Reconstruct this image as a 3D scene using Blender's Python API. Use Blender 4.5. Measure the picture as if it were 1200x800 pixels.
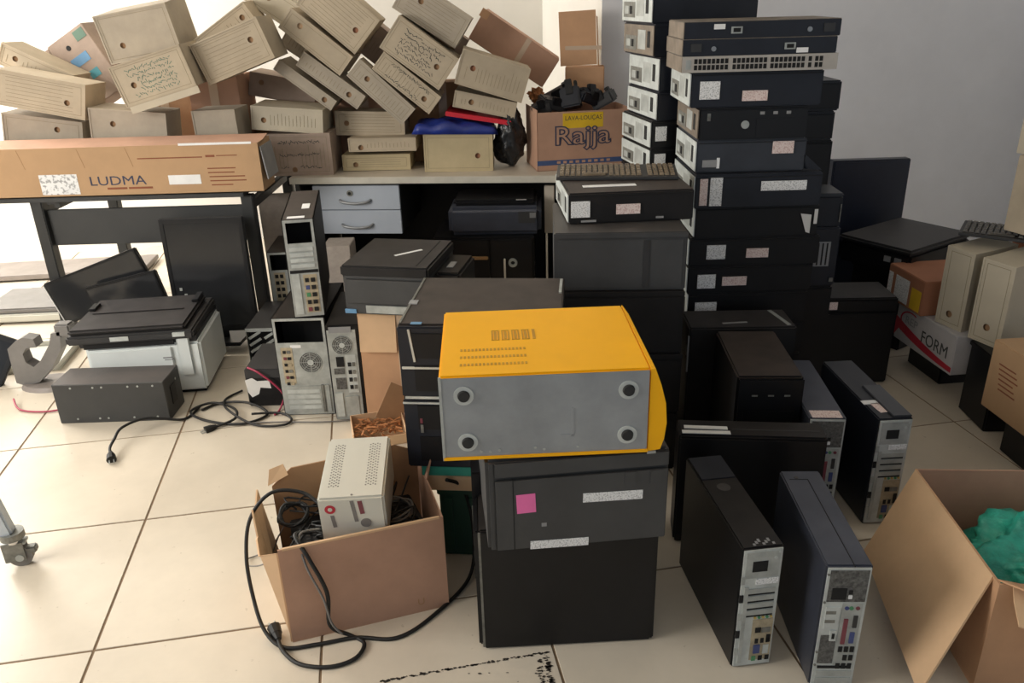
import bpy, bmesh, math, random
from mathutils import Matrix, Vector

# ------------------------------------------------------------------ camera, world, lights, exposure
for _o in list(bpy.data.objects):
    bpy.data.objects.remove(_o, do_unlink=True)
scene = bpy.context.scene
COL = scene.collection
rnd = random.Random(7)

CAM_H, PITCH, ROLL, FPX = 1.58, 0.405, -0.028, 950.0
ROOM = 0.1687                      # the room's tile grid is turned by this against the viewing direction

cam_data = bpy.data.cameras.new('camera')
cam_data.sensor_fit = 'HORIZONTAL'
cam_data.sensor_width = 36.0
cam_data.lens = FPX / 1200.0 * 36.0
cam_data.clip_start = 0.05
cam_data.clip_end = 60.0
cam = bpy.data.objects.new('camera', cam_data)
COL.objects.link(cam)
_f = Vector((0, math.cos(PITCH), -math.sin(PITCH)))
_u = Vector((0, math.sin(PITCH), math.cos(PITCH)))
_r = Vector((1, 0, 0))
_c, _s = math.cos(ROLL), math.sin(ROLL)
_right = _r * _c + _u * _s
_up = _u * _c - _r * _s
cam.matrix_world = Matrix(((_right.x, _up.x, -_f.x, 0), (_right.y, _up.y, -_f.y, 0),
                           (_right.z, _up.z, -_f.z, CAM_H), (0, 0, 0, 1)))
scene.camera = cam

scene.view_settings.view_transform = 'Standard'
scene.view_settings.look = 'None'
scene.view_settings.gamma = 1.0
scene.view_settings.use_curve_mapping = False
scene.view_settings.exposure = 0.0

world = bpy.data.worlds.new('sky')
scene.world = world
world.use_nodes = True
_bg = world.node_tree.nodes['Background']
_bg.inputs[0].default_value = (0.80, 0.89, 1.0, 1)
_bg.inputs[1].default_value = 0.46

def room(xr, yr, z=0.0):
    c, s = math.cos(ROOM), math.sin(ROOM)
    return Vector((c * xr - s * yr, s * xr + c * yr, z))

def area(name, loc, target, sx, sy, watts, col):
    d = bpy.data.lights.new(name, 'AREA')
    d.shape = 'RECTANGLE'; d.size = sx; d.size_y = sy; d.energy = watts; d.color = col
    o = bpy.data.objects.new(name, d)
    COL.objects.link(o)
    v = Vector(target) - Vector(loc)
    o.location = loc
    o.rotation_euler = v.to_track_quat('-Z', 'Y').to_euler()
    return o

# daylight that comes in through the two windows in the left wall
area('window_daylight', room(-3.15, 1.55, 1.75), room(0.4, 2.2, 0.5), 1.8, 1.2, 93, (1.0, 0.96, 0.90))
area('window_daylight', room(-3.15, 4.90, 1.75), room(0.4, 5.3, 1.1), 1.5, 1.4, 150, (1.0, 0.96, 0.90))

# ------------------------------------------------------------------ helpers
def BX(bm, p0, p1, M=None):
    x0, y0, z0 = p0; x1, y1, z1 = p1
    vs = []
    for z in (z0, z1):
        for y in (y0, y1):
            for x in (x0, x1):
                v = Vector((x, y, z))
                vs.append(bm.verts.new(M @ v if M else v))
    for f in ((0, 2, 3, 1), (4, 5, 7, 6), (0, 1, 5, 4), (2, 6, 7, 3), (0, 4, 6, 2), (1, 3, 7, 5)):
        bm.faces.new([vs[i] for i in f])
    return vs

def CY(bm, r, z0, z1, M=None, n=16, r2=None, cap=True):
    r2 = r if r2 is None else r2
    a = []; b = []
    for i in range(n):
        t = 2 * math.pi * i / n
        p = Vector((r * math.cos(t), r * math.sin(t), z0)); q = Vector((r2 * math.cos(t), r2 * math.sin(t), z1))
        a.append(bm.verts.new(M @ p if M else p)); b.append(bm.verts.new(M @ q if M else q))
    for i in range(n):
        j = (i + 1) % n
        bm.faces.new((a[i], a[j], b[j], b[i]))
    if cap:
        bm.faces.new(b); bm.faces.new(a[::-1])

def RING(bm, r0, r1, z0, z1, M=None, n=20):
    P = []
    for i in range(n):
        t = 2 * math.pi * i / n
        c, s = math.cos(t), math.sin(t)
        q = [Vector((r0 * c, r0 * s, z0)), Vector((r1 * c, r1 * s, z0)), Vector((r1 * c, r1 * s, z1)), Vector((r0 * c, r0 * s, z1))]
        P.append([bm.verts.new(M @ v if M else v) for v in q])
    for i in range(n):
        a, b = P[i], P[(i + 1) % n]
        for k in range(4):
            l = (k + 1) % 4
            bm.faces.new((a[k], b[k], b[l], a[l]))

def smooth_pts(pts, n=6):
    pts = [Vector(p) for p in pts]
    P = [pts[0]] + pts + [pts[-1]]
    out = []
    for i in range(1, len(P) - 2):
        for k in range(n):
            t = k / n
            a, b, c, d = P[i - 1], P[i], P[i + 1], P[i + 2]
            out.append(0.5 * ((2 * b) + (c - a) * t + (2 * a - 5 * b + 4 * c - d) * t * t + (3 * b - 3 * c + d - a) * t ** 3))
    out.append(pts[-1])
    return out

def TUBE(bm, pts, r, sides=7, n=6, smooth=True):
    P = smooth_pts(pts, n) if smooth else [Vector(p) for p in pts]
    rings = []
    nrm = Vector((0, 0, 1))
    for i, p in enumerate(P):
        t = (P[min(i + 1, len(P) - 1)] - P[max(i - 1, 0)])
        if t.length < 1e-9: t = Vector((1, 0, 0))
        t.normalize()
        a = nrm - t * nrm.dot(t)
        if a.length < 1e-4:
            a = Vector((1, 0, 0)) - t * t.x
            if a.length < 1e-4: a = Vector((0, 1, 0))
        a.normalize(); nrm = a
        b = t.cross(a)
        rings.append([bm.verts.new(p + (a * math.cos(2 * math.pi * k / sides) + b * math.sin(2 * math.pi * k / sides)) * r) for k in range(sides)])
    for i in range(len(rings) - 1):
        for k in range(sides):
            l = (k + 1) % sides
            bm.faces.new((rings[i][k], rings[i][l], rings[i + 1][l], rings[i + 1][k]))
    bm.faces.new(rings[0][::-1]); bm.faces.new(rings[-1])

def bev(bm, off, seg=2):
    bmesh.ops.bevel(bm, geom=bm.edges[:], offset=off, segments=seg, affect='EDGES', clamp_overlap=True)

def OB(name, bm, mat, parent=None, smooth=False):
    bmesh.ops.recalc_face_normals(bm, faces=bm.faces[:])
    me = bpy.data.meshes.new(name)
    bm.to_mesh(me); bm.free()
    me.materials.append(mat)
    if smooth:
        for p in me.polygons: p.use_smooth = True
    o = bpy.data.objects.new(name, me)
    COL.objects.link(o)
    if parent: o.parent = parent
    return o

def bp(parent, name, p0, p1, mat, b=0.0, M=None, seg=2):
    bm = bmesh.new(); BX(bm, p0, p1, M)
    if b: bev(bm, b, seg)
    return OB(name, bm, mat, parent)

def pose(loc, yaw=0, pt=0, rl=0):
    return Matrix.Translation(Vector(loc)) @ Matrix.Rotation(yaw, 4, 'Z') @ Matrix.Rotation(pt, 4, 'X') @ Matrix.Rotation(rl, 4, 'Y')

def thing(name, label, cat, loc, yaw=0, pt=0, rl=0, group=None):
    o = bpy.data.objects.new(name, None)
    o.empty_display_size = 0.05
    COL.objects.link(o)
    o.matrix_basis = pose(loc, yaw, pt, rl)
    o['label'] = label; o['category'] = cat
    if group: o['group'] = group
    return o

def tag(o, label, cat, group=None, kind=None):
    o['label'] = label; o['category'] = cat
    if group: o['group'] = group
    if kind: o['kind'] = kind
    return o

def struct(o):
    o['kind'] = 'structure'
    return o

def FR(face, w, d, h):
    """frame of one side of a box (centred in x and y, z from 0): u right, v up, n out"""
    if face == 'F': o, u, v, n = (-w/2, -d/2, 0), (1,0,0), (0,0,1), (0,-1,0)
    if face == 'K': o, u, v, n = (w/2, d/2, 0), (-1,0,0), (0,0,1), (0,1,0)
    if face == 'L': o, u, v, n = (-w/2, d/2, 0), (0,-1,0), (0,0,1), (-1,0,0)
    if face == 'R': o, u, v, n = (w/2, -d/2, 0), (0,1,0), (0,0,1), (1,0,0)
    if face == 'T': o, u, v, n = (-w/2, -d/2, h), (1,0,0), (0,1,0), (0,0,1)
    return Matrix(((u[0], v[0], n[0], o[0]), (u[1], v[1], n[1], o[1]), (u[2], v[2], n[2], o[2]), (0, 0, 0, 1)))

def RC(parent, M, name, u0, v0, u1, v1, t, mat, sink=0.001, rot=0.0, b=0.0):
    """a flat piece on a frame, t proud"""
    cu, cv = (u0 + u1) / 2, (v0 + v1) / 2
    MM = M @ Matrix.Translation((cu, cv, 0)) @ Matrix.Rotation(rot, 4, 'Z')
    bm = bmesh.new()
    BX(bm, (-(u1-u0)/2, -(v1-v0)/2, -sink), ((u1-u0)/2, (v1-v0)/2, t), MM)
    if b: bev(bm, b, 2)
    return OB(name, bm, mat, parent)

def DISC(parent, M, name, u, v, r, t, mat, sink=0.001, n=20):
    bm = bmesh.new(); CY(bm, r, -sink, t, M @ Matrix.Translation((u, v, 0)), n)
    return OB(name, bm, mat, parent)

def TXT(parent, M, s, u, v, size, mat, t=0.0008, name='lettering', rot=0.0, sx=1.0, align='CENTER', bold=0.0):
    cu = bpy.data.curves.new('lettering', 'FONT')
    cu.body = s; cu.size = size; cu.extrude = t; cu.align_x = align; cu.align_y = 'CENTER'
    cu.resolution_u = 3
    cu.offset = bold
    o = bpy.data.objects.new('lettering_source', cu)
    COL.objects.link(o)
    dg = bpy.context.evaluated_depsgraph_get()
    me = bpy.data.meshes.new_from_object(o.evaluated_get(dg))
    bpy.data.objects.remove(o, do_unlink=True)
    me.transform(M @ Matrix.Translation((u, v, 0)) @ Matrix.Rotation(rot, 4, 'Z') @ Matrix.Diagonal((sx, 1, 1, 1)))
    me.materials.clear(); me.materials.append(mat)
    ob = bpy.data.objects.new(name, me)
    COL.objects.link(ob); ob.parent = parent
    return ob

# ------------------------------------------------------------------ materials
def mat(name, col, rough=0.5, metal=0.0, var=0.12, scale=9.0, bump=0.0, dust=0.0, dustcol=(0.115, 0.09, 0.072), spec=0.5, bscale=None, rand=0.0):
    m = bpy.data.materials.new(name)
    m.use_nodes = True
    nt = m.node_tree; N = nt.nodes; L = nt.links
    b = N['Principled BSDF']
    b.inputs['Roughness'].default_value = rough
    b.inputs['Metallic'].default_value = metal
    b.inputs['Specular IOR Level'].default_value = spec
    tc = N.new('ShaderNodeTexCoord')
    no = N.new('ShaderNodeTexNoise'); no.inputs['Scale'].default_value = scale; no.inputs['Detail'].default_value = 5
    no.inputs['Roughness'].default_value = 0.62
    L.new(tc.outputs['Object'], no.inputs['Vector'])
    mr = N.new('ShaderNodeMapRange')
    mr.inputs['From Min'].default_value = 0.3; mr.inputs['From Max'].default_value = 0.7
    mr.inputs['To Min'].default_value = 1 - var; mr.inputs['To Max'].default_value = 1 + var
    L.new(no.outputs['Fac'], mr.inputs['Value'])
    mul = N.new('ShaderNodeMix'); mul.data_type = 'RGBA'; mul.blend_type = 'MULTIPLY'; mul.inputs[0].default_value = 1
    mul.inputs[6].default_value = (*col, 1)
    L.new(mr.outputs[0], mul.inputs[7])
    out = mul.outputs[2]
    if rand:
        oi = N.new('ShaderNodeObjectInfo')
        m2 = N.new('ShaderNodeMapRange'); m2.inputs['To Min'].default_value = 1 - rand; m2.inputs['To Max'].default_value = 1 + rand
        L.new(oi.outputs['Random'], m2.inputs['Value'])
        mm = N.new('ShaderNodeMix'); mm.data_type = 'RGBA'; mm.blend_type = 'MULTIPLY'; mm.inputs[0].default_value = 1
        L.new(out, mm.inputs[6]); L.new(m2.outputs[0], mm.inputs[7]); out = mm.outputs[2]
    if dust:
        ge = N.new('ShaderNodeNewGeometry'); sx = N.new('ShaderNodeSeparateXYZ')
        L.new(ge.outputs['Normal'], sx.inputs[0])
        d1 = N.new('ShaderNodeMapRange'); d1.inputs['From Min'].default_value = 0.55; d1.inputs['From Max'].default_value = 0.98
        L.new(sx.outputs['Z'], d1.inputs['Value'])
        n2 = N.new('ShaderNodeTexNoise'); n2.inputs['Scale'].default_value = 14; n2.inputs['Detail'].default_value = 6
        L.new(tc.outputs['Object'], n2.inputs['Vector'])
        d2 = N.new('ShaderNodeMapRange'); d2.inputs['From Min'].default_value = 0.3; d2.inputs['From Max'].default_value = 0.65
        d2.inputs['To Min'].default_value = 0.55 * dust; d2.inputs['To Max'].default_value = dust
        L.new(n2.outputs['Fac'], d2.inputs['Value'])
        mu = N.new('ShaderNodeMath'); mu.operation = 'MULTIPLY'
        L.new(d1.outputs[0], mu.inputs[0]); L.new(d2.outputs[0], mu.inputs[1])
        mx = N.new('ShaderNodeMix'); mx.data_type = 'RGBA'
        L.new(mu.outputs[0], mx.inputs[0]); L.new(out, mx.inputs[6]); mx.inputs[7].default_value = (*dustcol, 1)
        out = mx.outputs[2]
    L.new(out, b.inputs['Base Color'])
    if bump:
        n3 = N.new('ShaderNodeTexNoise'); n3.inputs['Scale'].default_value = bscale or scale * 3; n3.inputs['Detail'].default_value = 4
        L.new(tc.outputs['Object'], n3.inputs['Vector'])
        bu = N.new('ShaderNodeBump'); bu.inputs['Strength'].default_value = bump; bu.inputs['Distance'].default_value = 0.01
        L.new(n3.outputs['Fac'], bu.inputs['Height']); L.new(bu.outputs[0], b.inputs['Normal'])
    return m

def label_mat(name, base, ink, amount=0.45, scale=120, sx=1.0, sz=1.0):
    """paper with small print on it"""
    m = mat(name, base, 0.6, var=0.05)
    nt = m.node_tree; N = nt.nodes; L = nt.links
    b = N['Principled BSDF']
    src = b.inputs['Base Color'].links[0].from_socket
    tc = N.new('ShaderNodeTexCoord'); mp = N.new('ShaderNodeMapping')
    mp.inputs['Scale'].default_value = (sx, 1, sz)
    L.new(tc.outputs['Object'], mp.inputs[0])
    v = N.new('ShaderNodeTexNoise'); v.inputs['Scale'].default_value = scale; v.inputs['Detail'].default_value = 2
    L.new(mp.outputs[0], v.inputs['Vector'])
    r = N.new('ShaderNodeMapRange'); r.inputs['From Min'].default_value = 0.5; r.inputs['From Max'].default_value = 0.62
    r.inputs['To Max'].default_value = amount
    L.new(v.outputs['Fac'], r.inputs['Value'])
    x = N.new('ShaderNodeMix'); x.data_type = 'RGBA'
    L.new(r.outputs[0], x.inputs[0]); L.new(src, x.inputs[6]); x.inputs[7].default_value = (*ink, 1)
    L.new(x.outputs[2], b.inputs['Base Color'])
    return m

K = {}
K['black'] = mat('black_painted_steel', (0.0055, 0.0055, 0.0065), 0.42, var=0.3, dust=0.16, spec=0.35)
K['black2'] = mat('black_blue_steel', (0.0105, 0.0125, 0.019), 0.40, var=0.25, dust=0.2, dustcol=(0.08, 0.08, 0.09), spec=0.4)
K['char'] = mat('charcoal_steel', (0.030, 0.034, 0.043), 0.42, var=0.2, dust=0.35, dustcol=(0.12, 0.12, 0.135))
K['blueblk'] = mat('blue_black_steel', (0.036, 0.041, 0.057), 0.38, var=0.2, dust=0.5, dustcol=(0.105, 0.11, 0.14))
K['graph'] = mat('graphite_steel', (0.047, 0.048, 0.049), 0.5, var=0.2, scale=6, dust=0.4)
K['dusty'] = mat('dusty_black_steel', (0.010, 0.009, 0.009), 0.55, var=0.3, dust=0.9, dustcol=(0.062, 0.047, 0.040), spec=0.35)
K['dusty2'] = mat('grey_dusty_black_steel', (0.010, 0.009, 0.009), 0.55, var=0.3, dust=0.85, dustcol=(0.048, 0.043, 0.043), spec=0.35)
K['plast'] = mat('black_plastic', (0.006, 0.006, 0.007), 0.38, var=0.2, spec=0.35)
K['plastg'] = mat('dark_grey_plastic', (0.030, 0.030, 0.031), 0.5, var=0.15, dust=0.35, dustcol=(0.06, 0.052, 0.047))
K['hole'] = mat('dark_opening', (0.006, 0.006, 0.006), 0.8)
K['silver'] = mat('galvanised_steel', (0.40, 0.42, 0.40), 0.45, metal=0.25, var=0.22, scale=20)
K['silver2'] = mat('pale_galvanised_steel', (0.52, 0.55, 0.53), 0.45, metal=0.2, var=0.2, scale=16)
K['silverd'] = mat('dull_steel', (0.20, 0.20, 0.18), 0.5, metal=0.4, var=0.35, scale=30)
K['bronze'] = mat('dull_brownish_steel', (0.20, 0.165, 0.13), 0.55, metal=0.3, var=0.25, scale=18)
K['perf'] = mat('perforated_steel', (0.115, 0.115, 0.11), 0.55, metal=0.3, var=0.6, scale=120)
K['io'] = mat('io_shield', (0.45, 0.38, 0.26), 0.5, metal=0.2, var=0.25, scale=40)
K['white'] = label_mat('printed_white_sticker', (0.86, 0.86, 0.85), (0.18, 0.18, 0.18), 0.55, 260)
K['ship'] = label_mat('shipping_label', (0.80, 0.80, 0.80), (0.16, 0.16, 0.16), 0.7, 60)
K['whitep'] = mat('plain_white_sticker', (0.84, 0.84, 0.83), 0.6, var=0.08)
K['pinkl'] = label_mat('printed_pink_sticker', (0.84, 0.70, 0.65), (0.40, 0.14, 0.12), 0.5, 230)
K['greyl'] = mat('grey_sticker', (0.28, 0.28, 0.28), 0.6)
K['pink'] = mat('pink_note_paper', (0.85, 0.17, 0.42), 0.7, var=0.08)
K['yellow'] = mat('yellow_painted_steel', (0.95, 0.46, 0.003), 0.5, var=0.05, scale=4, spec=0.3)
K['yellowd'] = mat('yellow_punched_metal', (0.50, 0.25, 0.01), 0.6)
K['zinc'] = mat('zinc_sheet', (0.30, 0.32, 0.335), 0.42, metal=0.35, var=0.16, scale=7)
K['rubber'] = mat('rubber', (0.02, 0.02, 0.02), 0.8)
K['kraft'] = mat('archive_board', (0.44, 0.365, 0.265), 0.85, var=0.10, scale=7, rand=0.07)
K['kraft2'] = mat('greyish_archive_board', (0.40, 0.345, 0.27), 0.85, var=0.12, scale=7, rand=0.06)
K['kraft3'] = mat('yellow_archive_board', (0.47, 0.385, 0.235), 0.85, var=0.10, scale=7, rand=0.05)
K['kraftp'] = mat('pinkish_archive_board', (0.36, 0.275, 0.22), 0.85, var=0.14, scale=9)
K['cream'] = mat('cream_archive_board', (0.50, 0.44, 0.335), 0.8, var=0.07, scale=6)
K['print'] = mat('brown_print', (0.26, 0.215, 0.14), 0.85)
K['ink'] = mat('dark_ink', (0.05, 0.055, 0.05), 0.8)
K['inkg'] = mat('green_ink', (0.12, 0.20, 0.15), 0.8)
K['carton'] = mat('brown_corrugated_board', (0.55, 0.32, 0.18), 0.85, var=0.09, scale=6)
K['carton2'] = mat('orange_corrugated_board', (0.47, 0.295, 0.16), 0.85, var=0.07, scale=5)
K['cartonp'] = mat('pinkish_corrugated_board', (0.47, 0.275, 0.185), 0.85, var=0.10, scale=6)
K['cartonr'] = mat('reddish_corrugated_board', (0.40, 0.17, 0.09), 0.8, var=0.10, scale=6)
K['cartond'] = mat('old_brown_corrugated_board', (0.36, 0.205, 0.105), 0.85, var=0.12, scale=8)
K['cartonl'] = mat('light_corrugated_board', (0.66, 0.44, 0.26), 0.85, var=0.08, scale=6)  # pale board; light on some carton faces is painted in with it too
K['tape'] = mat('clear_packing_tape', (0.56, 0.42, 0.30), 0.25, var=0.05)
K['redink'] = mat('brown_red_ink', (0.24, 0.075, 0.035), 0.8)
K['blueink'] = mat('blue_ink', (0.05, 0.085, 0.20), 0.8)
K['navyink'] = mat('navy_ink', (0.045, 0.05, 0.09), 0.8)
K['yellowink'] = mat('yellow_ink', (0.72, 0.46, 0.02), 0.8)
K['red'] = mat('red_plastic', (0.55, 0.015, 0.03), 0.4)
K['redp'] = mat('red_print', (0.45, 0.02, 0.04), 0.6)
K['blue'] = mat('blue_plastic', (0.018, 0.035, 0.22), 0.3, var=0.3, scale=6)
K['bluet'] = mat('blue_tape', (0.12, 0.27, 0.45), 0.5)
K['tealt'] = mat('teal_tape', (0.08, 0.30, 0.36), 0.5)
K['teal'] = mat('teal_plastic_bag', (0.03, 0.40, 0.30), 0.3, var=0.35, scale=18, bump=0.5)
K['tealf'] = mat('teal_folder', (0.03, 0.26, 0.19), 0.5)
K['green'] = mat('dark_green_plastic', (0.010, 0.052, 0.032), 0.5)
K['offwhite'] = mat('off_white_painted_steel', (0.58, 0.57, 0.50), 0.4, var=0.05, scale=5)
K['offwhite2'] = mat('off_white_plastic', (0.74, 0.78, 0.76), 0.4, var=0.05, scale=5)
K['lam'] = mat('beige_laminate', (0.52, 0.46, 0.38), 0.4, var=0.08, scale=5)
K['edge'] = mat('white_edge_band', (0.56, 0.53, 0.45), 0.4)
K['drawer'] = mat('grey_blue_laminate', (0.40, 0.44, 0.50), 0.42, var=0.05, scale=4)
K['handle'] = mat('grey_handle', (0.28, 0.29, 0.30), 0.35, metal=0.5)
K['frame'] = mat('dark_grey_painted_tube', (0.026, 0.027, 0.027), 0.45, var=0.12, scale=5)
K['panelg'] = mat('dark_grey_panel', (0.036, 0.037, 0.037), 0.5, var=0.12, scale=5)
K['board'] = mat('grey_beige_fibreboard', (0.40, 0.345, 0.30), 0.85, var=0.12, scale=30)
K['chrome'] = mat('chromed_steel', (0.6, 0.6, 0.6), 0.18, metal=1.0)
K['alu'] = mat('pale_blue_steel_tube', (0.50, 0.56, 0.62), 0.35, metal=0.2, var=0.06)
K['brass'] = mat('brass', (0.45, 0.28, 0.14), 0.35, metal=0.6)
K['screen'] = mat('dark_screen', (0.020, 0.021, 0.023), 0.16, var=0.1)
K['greypl'] = mat('mid_grey_plastic', (0.18, 0.17, 0.16), 0.5, var=0.15)
K['greypl2'] = mat('grey_brown_plastic', (0.24, 0.21, 0.19), 0.5, var=0.15)
K['paper'] = mat('white_paper', (0.72, 0.71, 0.68), 0.8, var=0.05)
K['paperpack'] = mat('packed_white_board', (0.50, 0.48, 0.48), 0.7, var=0.08)
K['shred'] = mat('rust_brown_paper', (0.42, 0.17, 0.06), 0.85, var=0.5, scale=40)
K['kbd'] = mat('dark_brown_grey_key', (0.085, 0.075, 0.062), 0.35, var=0.2)
K['keylit'] = mat('tan_lit_key', (0.20, 0.15, 0.095), 0.35, var=0.4, scale=40)  # tan light on the keys is put into their colour
K['cable'] = mat('black_cable', (0.007, 0.0065, 0.006), 0.55)
K['cableg'] = mat('grey_cable', (0.16, 0.15, 0.14), 0.45)
K['cabler'] = mat('red_cable', (0.35, 0.03, 0.07), 0.45)
K['vga'] = mat('blue_connector', (0.05, 0.07, 0.20), 0.4)
K['dvi'] = mat('maroon_connector', (0.18, 0.04, 0.055), 0.4)
K['grn'] = mat('green_connector', (0.07, 0.26, 0.12), 0.4)
K['gold'] = mat('brass_contacts', (0.6, 0.45, 0.15), 0.4, metal=0.6)
K['black_bag'] = mat('black_plastic_bag', (0.018, 0.019, 0.021), 0.25, var=0.4, scale=12, bump=0.6)
K['navy'] = mat('navy_black_lacquer', (0.013, 0.018, 0.034), 0.35, var=0.15)
K['wall'] = mat('white_plaster', (0.74, 0.72, 0.67), 0.85, var=0.03, scale=3, bump=0.05)
K['wallg'] = mat('grey_white_plaster', (0.80, 0.80, 0.82), 0.7, var=0.04, scale=3, bump=0.05)
K['grout'] = mat('brown_grout', (0.20, 0.135, 0.08), 0.9, var=0.25, scale=8)
K['stain'] = mat('black_residue', (0.05, 0.04, 0.032), 0.9, var=0.5, scale=60)

# floor tile material: cream ceramic with faint clouding, glossy glaze
def tile_mat():
    m = mat('cream_ceramic_tile', (0.64, 0.565, 0.455), 0.25, var=0.07, scale=3.2, rand=0.03)
    nt = m.node_tree; N = nt.nodes; L = nt.links; b = N['Principled BSDF']
    src = b.inputs['Base Color'].links[0].from_socket
    tc = N.new('ShaderNodeTexCoord')
    n = N.new('ShaderNodeTexNoise'); n.inputs['Scale'].default_value = 38; n.inputs['Detail'].default_value = 3
    L.new(tc.outputs['Object'], n.inputs['Vector'])
    r = N.new('ShaderNodeMapRange'); r.inputs['From Min'].default_value = 0.70; r.inputs['From Max'].default_value = 0.76; r.inputs['To Max'].default_value = 0.55
    L.new(n.outputs['Fac'], r.inputs['Value'])
    x = N.new('ShaderNodeMix'); x.data_type = 'RGBA'
    L.new(r.outputs[0], x.inputs[0]); L.new(src, x.inputs[6]); x.inputs[7].default_value = (0.30, 0.24, 0.17, 1)
    L.new(x.outputs[2], b.inputs['Base Color'])
    return m
K['tile'] = tile_mat()

# ------------------------------------------------------------------ the room
def rbox(name, x0, y0, z0, x1, y1, z1, m):
    bm = bmesh.new(); BX(bm, (x0, y0, z0), (x1, y1, z1), Matrix.Rotation(ROOM, 4, 'Z'))
    return struct(OB(name, bm, m))

YB, YN, XC = 5.92, 4.45, 1.286         # far back wall, near back wall, corner between them
XL, XR, YF, HC = -3.25, 4.1, -1.2, 2.9
floor = rbox('floor', XL - .2, YF, -0.10, XR + .2, YB + .2, -0.0025, K['grout'])
tbm = bmesh.new(); BX(tbm, (-0.2966, -0.2966, -0.012), (0.2966, 0.2966, 0.0)); bev(tbm, 0.0012, 1)
tile0 = OB('tile', tbm, K['tile'], floor)
T0 = (-1.7295, 1.5746)
first = True
for i in range(-3, 9):
    for j in range(-3, 8):
        p = Vector((T0[0], T0[1], 0)) + room((i + .5) * .6, (j + .5) * .6)
        c, s = math.cos(-ROOM), math.sin(-ROOM)
        xr, yr = c * p.x - s * p.y, s * p.x + c * p.y
        if not (XL - .3 < xr < XR + .3 and YF < yr < YB + .3): continue
        if first: o = tile0; first = False
        else:
            o = tile0.copy(); COL.objects.link(o); o.parent = floor
        o.matrix_basis = Matrix.Translation(p) @ Matrix.Rotation(ROOM + math.pi / 2 * ((i * 3 + j) % 4), 4, 'Z')

rbox('wall_back_left', XL - .15, YB, -0.1, XC + .15, YB + .15, HC, K['wall'])
rbox('wall_return', XC, YN, -0.1, XC + .15, YB, HC, K['wall'])
rbox('wall_back_right', XC + .15, YN, -0.1, XR + .15, YN + .15, HC, K['wallg'])
# plaster face of the return's end belongs to the right back wall
rbox('wall_back_corner', XC, YN - .004, -0.1, XC + .15, YN, HC, K['wallg'])
rbox('wall_right', XR, YF, -0.1, XR + .15, YN, HC, K['wallg'])
rbox('ceiling', XL - .15, YF, HC, XR + .15, YB + .15, HC + .12, K['wall'])
# left wall around its window opening
wl = rbox('wall_left', XL - .15, YF, -0.1, XL, YB, 0.95, K['wall'])
def wpart(x0, y0, z0, x1, y1, z1):
    bm = bmesh.new(); BX(bm, (x0, y0, z0), (x1, y1, z1), Matrix.Rotation(ROOM, 4, 'Z')); OB('wall_panel', bm, K['wall'], wl)
wpart(XL - .15, YF, 2.55, XL, YB, HC)
for y0, y1 in ((YF, .60), (2.90, 4.10), (5.70, YB)): wpart(XL - .15, y0, .95, XL, y1, 2.55)
for nm, y0, y1 in (('window_1', .60, 2.90), ('window_2', 4.10, 5.70)):
    wf = rbox(nm, XL - .12, y0, .95, XL - .06, y1, .99, K['alu'])
    for a in ((y0, .99, y0 + .05, 2.55), (y1 - .05, .99, y1, 2.55), (y0 + .05, 2.50, y1 - .05, 2.55), ((y0 + y1) / 2 - .025, .99, (y0 + y1) / 2 + .025, 2.5)):
        bm = bmesh.new(); BX(bm, (XL - .12, a[0], a[1]), (XL - .06, a[2], a[3]), Matrix.Rotation(ROOM, 4, 'Z')); OB('window_frame', bm, K['alu'], wf)

# old adhesive residue on the front tile
bm = bmesh.new()
r2 = random.Random(3)
def fleck(x, y, s):
    n = r2.randint(4, 6); a0 = r2.random() * 6
    vs = [bm.verts.new((x + s * r2.uniform(.5, 1.2) * math.cos(a0 + 6.283 * k / n) * 1.5, y + s * r2.uniform(.4, 1) * math.sin(a0 + 6.283 * k / n), 0.0009)) for k in range(n)]
    bm.faces.new(vs)
def streak(p, q, n, wdt, s):
    for k in range(n):
        t = r2.random()
        fleck(p[0] + (q[0] - p[0]) * t + r2.gauss(0, wdt), p[1] + (q[1] - p[1]) * t + r2.gauss(0, wdt), s * r2.uniform(.4, 1.3))
streak((-.355, 1.540), (.07, 1.624), 140, .0018, .0038)
streak((.066, 1.615), (.080, 1.49), 60, .0035, .0038)
streak((.050, 1.60), (.055, 1.49), 50, .006, .0035)
streak((-.15, 1.52), (.05, 1.56), 10, .03, .003)
tag(OB('adhesive_residue', bm, K['stain']), 'black crumbly residue lines on the cream tile before the black tower', 'dirt', kind='stuff')

# ------------------------------------------------------------------ computer builders
def vents(bm, M, u0, v0, u1, v1, nu, nv, fill=0.6, t=0.0006):
    du, dv = (u1 - u0) / nu, (v1 - v0) / nv
    for i in range(nu):
        for j in range(nv):
            a, b = u0 + du * (i + .5 - fill / 2), v0 + dv * (j + .5 - fill / 2)
            BX(bm, (a, b, -.0005), (a + du * fill, b + dv * fill, t), M)

def ventpart(parent, M, name, *a, mat_=None, **k):
    bm = bmesh.new(); vents(bm, M, *a, **k)
    return OB(name, bm, mat_ or K['hole'], parent)

def fan(parent, M, u, v, r, hub=True, m=None, hm=None):
    MM = M @ Matrix.Translation((u, v, 0))
    bm = bmesh.new()
    CY(bm, r, -.001, .0008, MM, 24)
    g = OB('fan_grille', bm, K['perf'], parent)
    bm = bmesh.new()
    for k in (.45, .65, .85, 1.0):
        RING(bm, r * k - .0016, r * k, .0008, .0028, MM, 24)
    for k in range(4):
        BX(bm, (-r, -.001, .0008), (r, .001, .0025), MM @ Matrix.Rotation(math.pi * k / 4, 4, 'Z'))
    OB('grille_ring', bm, m or K['silver'], g)
    if hub:
        bm = bmesh.new(); CY(bm, r * .28, .0008, .0035, MM, 18); OB('fan_hub', bm, hm or K['silver2'], g)
    return g

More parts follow.
